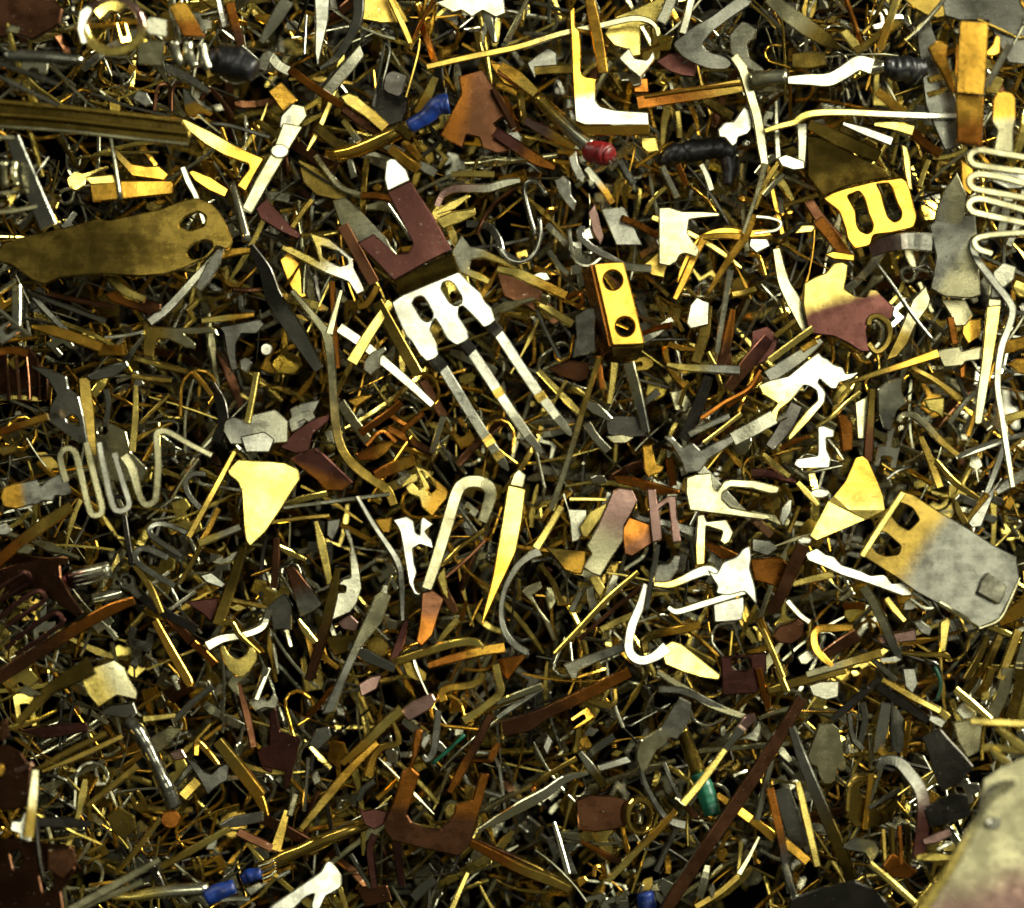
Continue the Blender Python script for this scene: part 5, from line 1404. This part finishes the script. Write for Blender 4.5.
# ---- bottom right
t(16)
S('brown_rod', 'K>D', '142,222 190,360 260,530 330,690 372,800', [26, 40, 46, 48, 44], 5.2, 'long dark brown rod sloping down at the lower right', th=9, roll=12)
S('copper_rod', 'O>X', '60,454 84,560 110,680 140,850', [30, 30, 30, 36], 5, 'copper-topped dark rod left of the long dark brown rod', th=9, roll=6)
S('contact_pin', 'W', '112,752 130,800 156,866', [14, 22, 22], 5, 'white pin end at the foot of the copper-topped rod')
S('contact_pin', 'Y', '166,430 196,560 240,750', [24, 28, 26], 5, 'pale yellow pin between the copper-topped rod and the long brown rod', th=8)
S('contact_pin', 'S', '66,346 40,450 10,574', [22, 24, 26], 4.4, 'grey white pin left of the copper-topped rod')
S('metal_strip', 'G', '-10,572 30,604 74,644', 34, 4.2)
S('metal_strip', 'G', '118,662 160,696 204,734', 36, 4.2)
P('grey_plate', 'K', '72,470 100,452 140,462 176,560 204,672 170,690 124,640 100,560', 4, 'grey plate showing between the copper-topped rod and yellow pin')
P('pale_patch', 'L', '198,332 220,270 244,210 290,204 318,226 332,290 342,340 352,380 330,392 316,380 310,420 286,440 262,440 240,400 236,372 212,364', 4.6, 'pale greenish patch of flaky sheet near the lower right', tilt=(3, 5))
rd = thing('relief_disc', 'dark brass curled disc with open cuts, at the lower right', '440,500', 4.4)
P('disc', 'B>D', '340,472 356,420 384,396 450,398 470,412 430,424 396,440 400,470 440,500 470,540 520,500 544,456 540,530 520,580 460,602 380,602 346,562', '52', grad='360,480 530,520', th=10, par=rd, r=3, tilt=(10, 6), shade=.85)
S('relief', 'B', '352,540 360,450 400,420 440,430', 18, '62', par=rd)
S('relief', 'K', '430,530 480,500 550,460', 16, '62', par=rd)
S('contact_pin', 'G', '446,400 432,490 422,610', 20, 5, 'gold pin standing on the curled brass disc')
uc = thing('silver_channel', 'bright silver upright channel above the curled brass disc', '520,230', 4.8)
S('wall', 'W', '500,134 486,220 472,316', [38, 44, 40], 4.8, par=uc, roll=8)
P('back', 'K', '516,140 550,160 568,196 566,300 552,326 522,320 512,230', 4.6, par=uc, tilt=(0, 18))
S('foot', 'G', '470,314 500,330 540,328', 22, 4.6, par=uc)
S('metal_strip', 'G', '584,200 576,260 566,330', 24, 4)
S('arch_strip', 'K>P', '470,380 492,350 544,356 590,404 632,470 640,560 622,720', [30, 36, 40, 44, 48, 50, 50], 5, 'dark arch-shaped strip right of the curled brass disc', roll=0, th=7)
P('flag_plate', 'X', '636,268 672,236 706,228 742,270 790,320 832,372 806,408 780,432 712,472 696,440 678,396 662,330', 5, 'dark steel flag plate with a torn lower edge, at the lower right', tilt=(4, -6), th=6)
P('dark_plate', 'X', '640,530 700,496 760,470 806,480 822,560 740,590 660,604', 4.2, 'dark steel plate below the torn flag plate', tilt=(4, 6))
P('dark_plate', 'X', '120,930 140,872 250,830 380,800 450,830 500,880 530,940', 4.6, 'dark plate along the bottom edge under the long brown rod', tilt=(8, -4))
P('corner_plate', 'L>R', '850,520 868,420 940,370 1050,320 1050,930 630,930 700,800 786,680 836,590', '150', 'big rough pale plate with a pinkish edge, in the bottom right corner', grad='860,600 980,980', tilt=(-8, -7), th=8, shade=.5)
P('bright_chip', 'W', '876,586 896,566 934,570 932,600 900,612 880,604', '178', 'bright white chip lying on the big pale corner plate')
S('metal_strip', 'Y>L', '626,930 720,790 800,650 850,570 886,500 986,428', [34, 32, 28, 24, 24, 20], '215', 'long pale strip along the edge of the big corner plate', th=8, roll=0)
P('scrap_plate', 'L', '750,204 800,196 864,214 852,316 806,340 768,272', 4.2, 'pale dull plate right of the torn flag plate')
S('metal_strip', 'Y', '820,200 920,206 1040,212', 26, '120', 'pale yellow bar running level to the right edge')
S('metal_strip', 'Y', '866,302 950,306 1040,314', 26, '112', None)
S('metal_strip', 'Y', '762,80 820,130 896,194', [26, 30, 22], 5.2, 'pale yellow bar slanting down toward the level yellow bar')
S('metal_strip', 'Y', '896,312 940,348 988,386', [16, 30, 26], '118')
S('metal_strip', 'Y', '920,228 970,268 1040,320', [20, 30, 32], '126', 'pale yellow bar slanting down at the right edge over the corner plate')
S('metal_strip', 'B', '56,86 180,48 346,6', [24, 34, 30], 4.6, 'brass band sloping up above the long brown rod', th=7)
P('silver_plate', 'S', '204,66 250,50 322,48 318,110 270,122 220,104', 4.2, 'white silver plate pieces under the brass band')
S('green_wire', 'green', '684,-6 704,40 706,80 690,124', 14, 4, 'dark green loop of wire at the lower right', rnd=True)
S('metal_strip', 'X', '296,196 380,124 474,44', [26, 32, 24], 4.6, 'dark steel strip sloping up above the pale greenish patch')
S('metal_strip', 'B>Y', '486,44 590,104 704,164', [20, 26, 22], 4.8, 'brass strip sloping down above the torn flag plate')
S('metal_strip', 'X', '470,70 560,130 660,200', [30, 40, 30], 4.4)
P('metal_flake', 'O', '484,750 520,700 560,720 620,770 580,800 520,790', 3.6, None, cat='flake')
for k in range(4):
    S('contact_pin', ('D', 'B', 'O', 'D')[k], f'{490 + k * 30},{610 - k * 6} {494 + k * 30},{680} {500 + k * 28},{760 - k * 8}', 18, 4)
S('metal_strip', 'Y', '440,740 520,810 608,890', [20, 24, 24], 4.8, 'pale strip running down to the bottom edge below the brass disc')
P('fork_scrap', 'L>K', '330,680 380,640 460,654 478,690 460,720 440,740 420,700 360,690', 4.2, 'pale two-pronged scrap below the curled brass disc', grad='460,660 350,690')
S('metal_strip', 'R', '640,660 690,644 742,622', [24, 36, 30], 4)
S('contact_pin', 'S', '690,690 720,672 744,662', 16, 4.2)
S('bent_wire', 'K', '860,520 900,460 950,436 980,440', 20, '200', 'dark curled wire on the big corner plate')
for i, (s, w_, c) in enumerate((('850,0 820,60 780,110', 30, 'D'), ('900,0 880,60 850,110', 34, 'B'), ('960,0 940,90 900,180', 50, 'L'), ('1010,0 1000,90 970,190', 40, 'D'))):
    S('metal_strip', c, s, w_, 3.8)
P('metal_flake', 'Y', '860,92 890,84 892,120 862,124', 4.4)
P('metal_flake', 'S', '760,160 790,130 850,150 840,190 790,196', 4)
P('metal_flake', 'W', '650,176 690,180 730,200 710,230 660,200', 4)
S('contact_pin', 'Y', '660,140 700,160 736,190', 30, 4)
P('scrap_plate', 'K', '560,0 610,0 620,60 600,100 570,70', 3.8)
S('metal_strip', 'O', '16,0 36,80 54,150', [26, 28, 26], 4.2)
S('metal_strip', 'B', '90,0 104,40 124,90', 26, 4.2)
S('contact_pin', 'L', '20,190 80,168 160,150', [12, 18, 24], 4.4)
S('contact_pin', 'L', '-10,298 60,292 130,286', 20, 4)
P('scrap_plate', 'K', '0,200 24,196 28,270 0,280', 3.6)
S('bent_wire', 'S', '112,100 140,84 170,96 180,130', 14, 4.2)
S('contact_pin', 'K', '410,130 420,200 400,290', 26, 3.8)
S('bent_wire', 'K', '360,170 372,260 410,310', 22, 3.6)
S('contact_pin', 'L', '440,250 446,310 440,380', [16, 18, 14], 4)
# ------------------------------------------------------------------ the loose small scrap between and under the traced pieces
FR = random.Random(23)


def proto(kind, code, v, f):
    me = bpy.data.meshes.new(kind)
    me.from_pydata([tuple(Vector(x) * U) for x in v], [], f)
    me.materials.append(mat(code))
    return dict(kind=kind, code=code, me=me, v=np.array([tuple(x) for x in v]) * U, f=f,
                size=max(np.ptp(np.array([tuple(x) for x in v]), axis=0)))


def make_protos():
    out = []
    r = FR
    pick = lambda s: r.choice(s)
    for k in range(26):                                     # straight pins with a shoulder or a point
        L, w = r.uniform(30, 108), r.uniform(1.6, 3.4) if k % 4 else r.uniform(3.4, 5.4)
        n = 6
        b = r.uniform(-.06, .06) * L
        path = [(L * (i / n - .5), b * 4 * (i / n) * (1 - i / n), 0) for i in range(n + 1)]
        ws = [w] * (n + 1)
        s = r.randrange(1, n)
        if r.random() < .6:
            ws[s] *= r.uniform(1.4, 2.1)
        ws[-1] *= r.uniform(.3, .8)
        v, f, _ = sweep_data(path, ws, w * r.uniform(.6, 1), .8)
        out.append(proto('loose_pin', pick('GGGGYYYYBBDSSSSSKLLWWWX'), v, f))
    for k in range(22):                                     # flat strips, some bent
        L, w = r.uniform(28, 84), r.uniform(3.4, 6.8) if k % 4 else r.uniform(6.8, 10)
        b, c = r.uniform(-.1, .1) * L, r.uniform(-.16, .16) * L
        n = 8
        path = [(L * (i / n - .5), b * 4 * (i / n) * (1 - i / n), c * 4 * (i / n) * (1 - i / n)) for i in range(n + 1)]
        ws = [w * r.uniform(.85, 1.1) for _ in range(n + 1)]
        ws[0] *= r.uniform(.4, 1)
        ws[-1] *= r.uniform(.3, 1)
        if r.random() < .5:
            q = r.randrange(2, n)
            ws = [x * (.5 if i > q else 1) for i, x in enumerate(ws)]
        v, f, _ = sweep_data(path, ws, 3.6, .9)
        out.append(proto('loose_strip', pick('GGGYYYBBDNSSSSKKLLWWX'), v, f))
    for k in range(20):                                     # bent wires: hooks, hairpins, arcs
        R_, w = r.uniform(6, 20), r.uniform(2.2, 4)
        a = r.uniform(1.6, 4.4)
        leg = r.uniform(8, 55)
        path = [(R_ * math.cos(a * i / 8), R_ * math.sin(a * i / 8), r.uniform(-1, 1)) for i in range(9)]
        d = Vector((-math.sin(a), math.cos(a), 0))
        path.append(tuple(Vector(path[-1]) + d * leg))
        path.insert(0, (R_, -leg * r.uniform(.1, 1), 0))
        v, f, _ = sweep_data(path, [w] * len(path), w * .9, .6, 0, r.random() < .5)
        out.append(proto('loose_wire', pick('GGYBSSSSKLLWWX'), v, f))
    shapes = [
        '0,0 30,0 30,6 12,6 12,14 34,14 34,20 0,20',
        '0,4 14,0 40,2 44,6 40,10 20,10 20,16 40,18 44,22 40,25 12,26 0,20',
        '0,0 8,0 8,14 20,14 20,0 28,0 28,26 18,26 18,50 10,50 10,26 0,26',
        '0,6 20,0 26,8 50,8 50,13 26,14 22,24 4,20',
        '0,0 12,0 14,10 26,10 28,2 40,4 40,20 26,22 24,34 10,34 8,20 0,18',
        '0,0 24,0 24,22 48,24 48,29 18,30 18,8 0,7',
        '0,8 10,0 22,4 26,14 60,16 60,20 24,22 14,30 2,24',
        '0,0 16,0 16,8 8,8 8,20 16,20 16,12 30,12 30,28 0,28']
    for k in range(20):                                     # small stamped clips
        s = r.choice(shapes)
        f_ = r.uniform(.55, 1.05)
        p = [(float(a) * f_ + r.uniform(-1, 1), float(b) * f_ * r.uniform(.95, 1.05)) for a, b in (w.split(',') for w in s.split())]
        p = rounded(p, 1.4)
        cx, cy = sum(x for x, y in p) / len(p), sum(y for x, y in p) / len(p)
        v, f = plate_data([(x - cx, y - cy) for x, y in p], [], 3.6, .9)
        out.append(proto('stamped_clip', pick('GGGYYBSSSSWWWKLLDO'), v, f))
    for k in range(20):                                     # torn shards of sheet
        n = r.randrange(5, 9)
        el = r.uniform(.35, .9)
        R_ = r.uniform(8, 18)
        p = [(R_ * r.uniform(.6, 1.2) * math.cos(2 * math.pi * i / n), el * R_ * r.uniform(.6, 1.2) * math.sin(2 * math.pi * i / n)) for i in range(n)]
        v, f = plate_data(rounded(p, 1.2), [], 3.4, .8)
        out.append(proto('loose_shard', pick('GYBDNPSKKXL'), v, f))
    for k in range(10):                                     # crumbs
        n = r.randrange(4, 7)
        R_ = r.uniform(4, 9)
        p = [(R_ * r.uniform(.6, 1.2) * math.cos(2 * math.pi * i / n), .7 * R_ * r.uniform(.6, 1.2) * math.sin(2 * math.pi * i / n)) for i in range(n)]
        v, f = plate_data(rounded(p, .8), [], 3.0, .7)
        out.append(proto('small_crumb', pick('GGYYWWSSO'), v, f))
    return out


PROTOS = make_protos()
BYKIND = {}
for p_ in PROTOS:
    BYKIND.setdefault(p_['kind'], []).append(p_)
MIX = ['loose_pin'] * 54 + ['loose_strip'] * 15 + ['loose_wire'] * 20 + ['stamped_clip'] * 17 + ['loose_shard'] * 4 + ['small_crumb'] * 4


def scatter(n, x0, x1, y0, y1, z0, z1, tilt, power=1.0):
    out = []
    for _ in range(n):
        p = FR.choice(BYKIND[FR.choice(MIX)])
        px, py = FR.uniform(x0, x1), FR.uniform(y0, y1)
        z = z0 + (z1 - z0) * FR.random() ** power
        tl = FR.gauss(0, tilt)
        az = FR.uniform(0, 2 * math.pi)
        R = Matrix.Rotation(math.radians(tl), 4, (math.cos(az), math.sin(az), 0)) @ Matrix.Rotation(FR.uniform(0, 2 * math.pi), 4, 'Z') @ Matrix.Rotation(FR.gauss(0, .5), 4, 'X')
        out.append((p, Matrix.Translation(world(px, py, z)) @ R, px, py))
    return out


CAND = scatter(1100, -30, 1054, -30, 938, -230, -90, 38) + scatter(3300, -20, 1044, -20, 928, -95, -10, 26) + scatter(560, 0, 1024, 0, 908, -20, 16, 13)
DEEP = scatter(2600, -420, 1444, -420, 1328, -310, -200, 45) + scatter(1300, -40, 1064, -40, 948, -320, -190, 42) + [c for c in scatter(4200, -420, 1444, -420, 1328, -190, -10, 26)
                                                              if not (-30 < c[2] < 1054 and -30 < c[3] < 938)]


def visible_counts():
    """How many rays of a grid over the frame meet each traced object and each loose piece first."""
    V, F, own, nv = [], [], [], 0
    for i, o in enumerate(GEO):
        me = o.data
        co = np.empty(len(me.vertices) * 3, dtype=np.float32)
        me.vertices.foreach_get('co', co)
        off, p = Vector((0, 0, 0)), o
        while p is not None:
            off += p.location
            p = p.parent
        V.append(co.reshape(-1, 3) + np.array(off))
        for pl in me.polygons:
            F.append(tuple(nv + a for a in pl.vertices))
            own.append(i)
        nv += len(me.vertices)
    base = len(GEO)
    for j, (p, M, _x, _y) in enumerate(CAND):
        m = np.array(M)
        V.append(p['v'] @ m[:3, :3].T + m[:3, 3])
        for f in p['f']:
            F.append(tuple(nv + a for a in f))
            own.append(base + j)
        nv += len(p['v'])
    bvh = BVHTree.FromPolygons(np.concatenate(V).tolist(), F)
    cnt = [0] * (base + len(CAND))
    o = Vector((0, 0, H * U))
    for y in range(1, 908, 2):
        for x in range(1, 1024, 2):
            d = Vector((x - CX, CY - y, -H))
            hit = bvh.ray_cast(o, d)
            if hit[2] is not None:
                cnt[own[hit[2]]] += 1
    return cnt[:base], cnt[base:]


CNT_GEO, CNT = visible_counts()
order = sorted(range(len(CAND)), key=lambda j: -CNT[j])
used, rest, kept = {}, [], []
for j in order:
    k = CAND[j][0]['kind']
    if CNT[j] >= 9 and used.get(k, 0) < 290:
        used[k] = used.get(k, 0) + 1
        kept.append(j)
    else:
        rest.append(j)
for j in kept:
    p, M, px, py = CAND[j]
    o = bpy.data.objects.new(p['kind'], p['me'])
    COL.objects.link(o)
    o.matrix_world = M
    w_ = FR.uniform(.75, 1.3)
    o.color = (w_, w_, w_ * FR.uniform(.9, 1.0), 1)
    a = math.degrees(math.atan2(M[1][0], M[0][0])) % 180
    register(o, p['kind'], None, None, px, py, a, p['size'], p['code'], 4 if p['kind'] in ('loose_pin', 'loose_strip', 'loose_wire') else 1)


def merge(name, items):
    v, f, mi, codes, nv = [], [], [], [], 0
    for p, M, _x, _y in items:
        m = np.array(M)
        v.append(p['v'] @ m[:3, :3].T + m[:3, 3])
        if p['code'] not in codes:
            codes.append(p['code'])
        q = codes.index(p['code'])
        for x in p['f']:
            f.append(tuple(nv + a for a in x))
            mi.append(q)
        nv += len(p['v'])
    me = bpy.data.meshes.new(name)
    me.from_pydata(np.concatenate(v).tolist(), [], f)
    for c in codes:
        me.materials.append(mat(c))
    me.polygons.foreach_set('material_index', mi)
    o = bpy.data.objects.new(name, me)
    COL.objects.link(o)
    o.color = (.44, .43, .40, 1)  # debris tinted darker: shade deep in the gaps, put into its colour
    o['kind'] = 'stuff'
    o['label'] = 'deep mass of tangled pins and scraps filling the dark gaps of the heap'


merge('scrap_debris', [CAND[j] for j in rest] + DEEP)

# ------------------------------------------------------------------ labels that single each thing out, and groups of repeats
import re
CUTS = re.compile(r',| with | at | in the | below | above | right of | left of | under | near | between | standing | hanging | lying | running | pointing | slanting | slashing | rising | sloping | leaning | passing | behind | beside | along | tucked | showing | over | aimed | to the | across | against | on the | from | crossing | ending | next | filling | shining | going | curving | touching | bending | of | down | dropping | group | round | where ')
anchors = []
seen = {}
for r in REG:
    if r['label']:
        s = CUTS.split(r['label'])[0].strip()
        seen.setdefault(s, []).append(r)
for s, v in seen.items():
    if len(v) == 1 and 2 <= len(s.split()) <= 5:
        anchors.append((s, v[0]))


def side(r, a):
    dx, dy = r['px'] - a['px'], r['py'] - a['py']
    h = 'left' if dx < 0 else 'right'
    v = 'upper' if dy < 0 else 'lower'
    if abs(dx) > 2 * abs(dy):
        return h + ' of'
    if abs(dy) > 2 * abs(dx):
        return 'above' if dy < 0 else 'below'
    return f'{v} {h} of'


NOUN = {'contact_pin': 'pin', 'metal_strip': 'strip', 'bent_wire': 'bent wire', 'loose_pin': 'loose pin', 'loose_strip': 'loose strip', 'loose_wire': 'loose bent wire',
        'stamped_clip': 'stamped clip', 'loose_shard': 'torn shard', 'small_crumb': 'crumb', 'metal_flake': 'flake', 'scrap_plate': 'scrap plate', 'dark_sheet': 'sheet scrap'}
taken = {r['label'] for r in REG if r['label']}
kinds = {}
for r in REG:
    kinds.setdefault(r['name'], []).append(r)
for r in REG:
    if not r['label']:
        L = r['size']
        size = 'tiny' if L < 22 else 'short' if L < 55 else 'long' if L > 95 else 'middling'
        a = r['ang']
        turn = '' if r['aspect'] < 2.2 else 'level ' if a < 22 or a > 158 else 'upright ' if 68 < a < 112 else 'rising ' if a < 90 else 'falling '
        tone = TONES[r['tone']][2] if r['tone'] else 'coloured'
        head = f"{size} {turn}{tone} {NOUN.get(r['name'], r['name'].replace('_', ' '))}"
        near = sorted(anchors, key=lambda q: (q[1]['px'] - r['px']) ** 2 + (q[1]['py'] - r['py']) ** 2)[:5]
        lab = None
        for s, q in near:
            c = f"{head} {side(r, q)} the {s}"
            if c not in taken and len(c.split()) <= 16:
                lab = c
                break
        if lab is None:
            for i in range(4):
                c = f"{head} between the {near[i][0]} and the {near[i + 1][0]}"
                if c not in taken and len(c.split()) <= 16:
                    lab = c
                    break
        r['label'] = lab or f"{head} {side(r, near[0][1])} the {near[0][0]}"
        taken.add(r['label'])
    r['o']['label'] = r['label']
    if len(kinds[r['name']]) > 1:
        n = r['name'].replace('_', ' ')
        r['o']['group'] = (n if n.endswith('s') and not n.endswith('ss') else n + 's') + ' in the scrap heap'
for o in bpy.data.objects:
    if 'climb' in o:
        del o['climb']
if __import__('os').environ.get('SCRAP_DEBUG'):
    print('THINGS', len(REG), 'kept', len(kept), used, 'anchors', len(anchors), 'unseen traced', [(GEO[i].name, GEO[i].parent and GEO[i].parent.name, GEO[i].get('label')) for i in range(len(GEO)) if CNT_GEO[i] < 6])
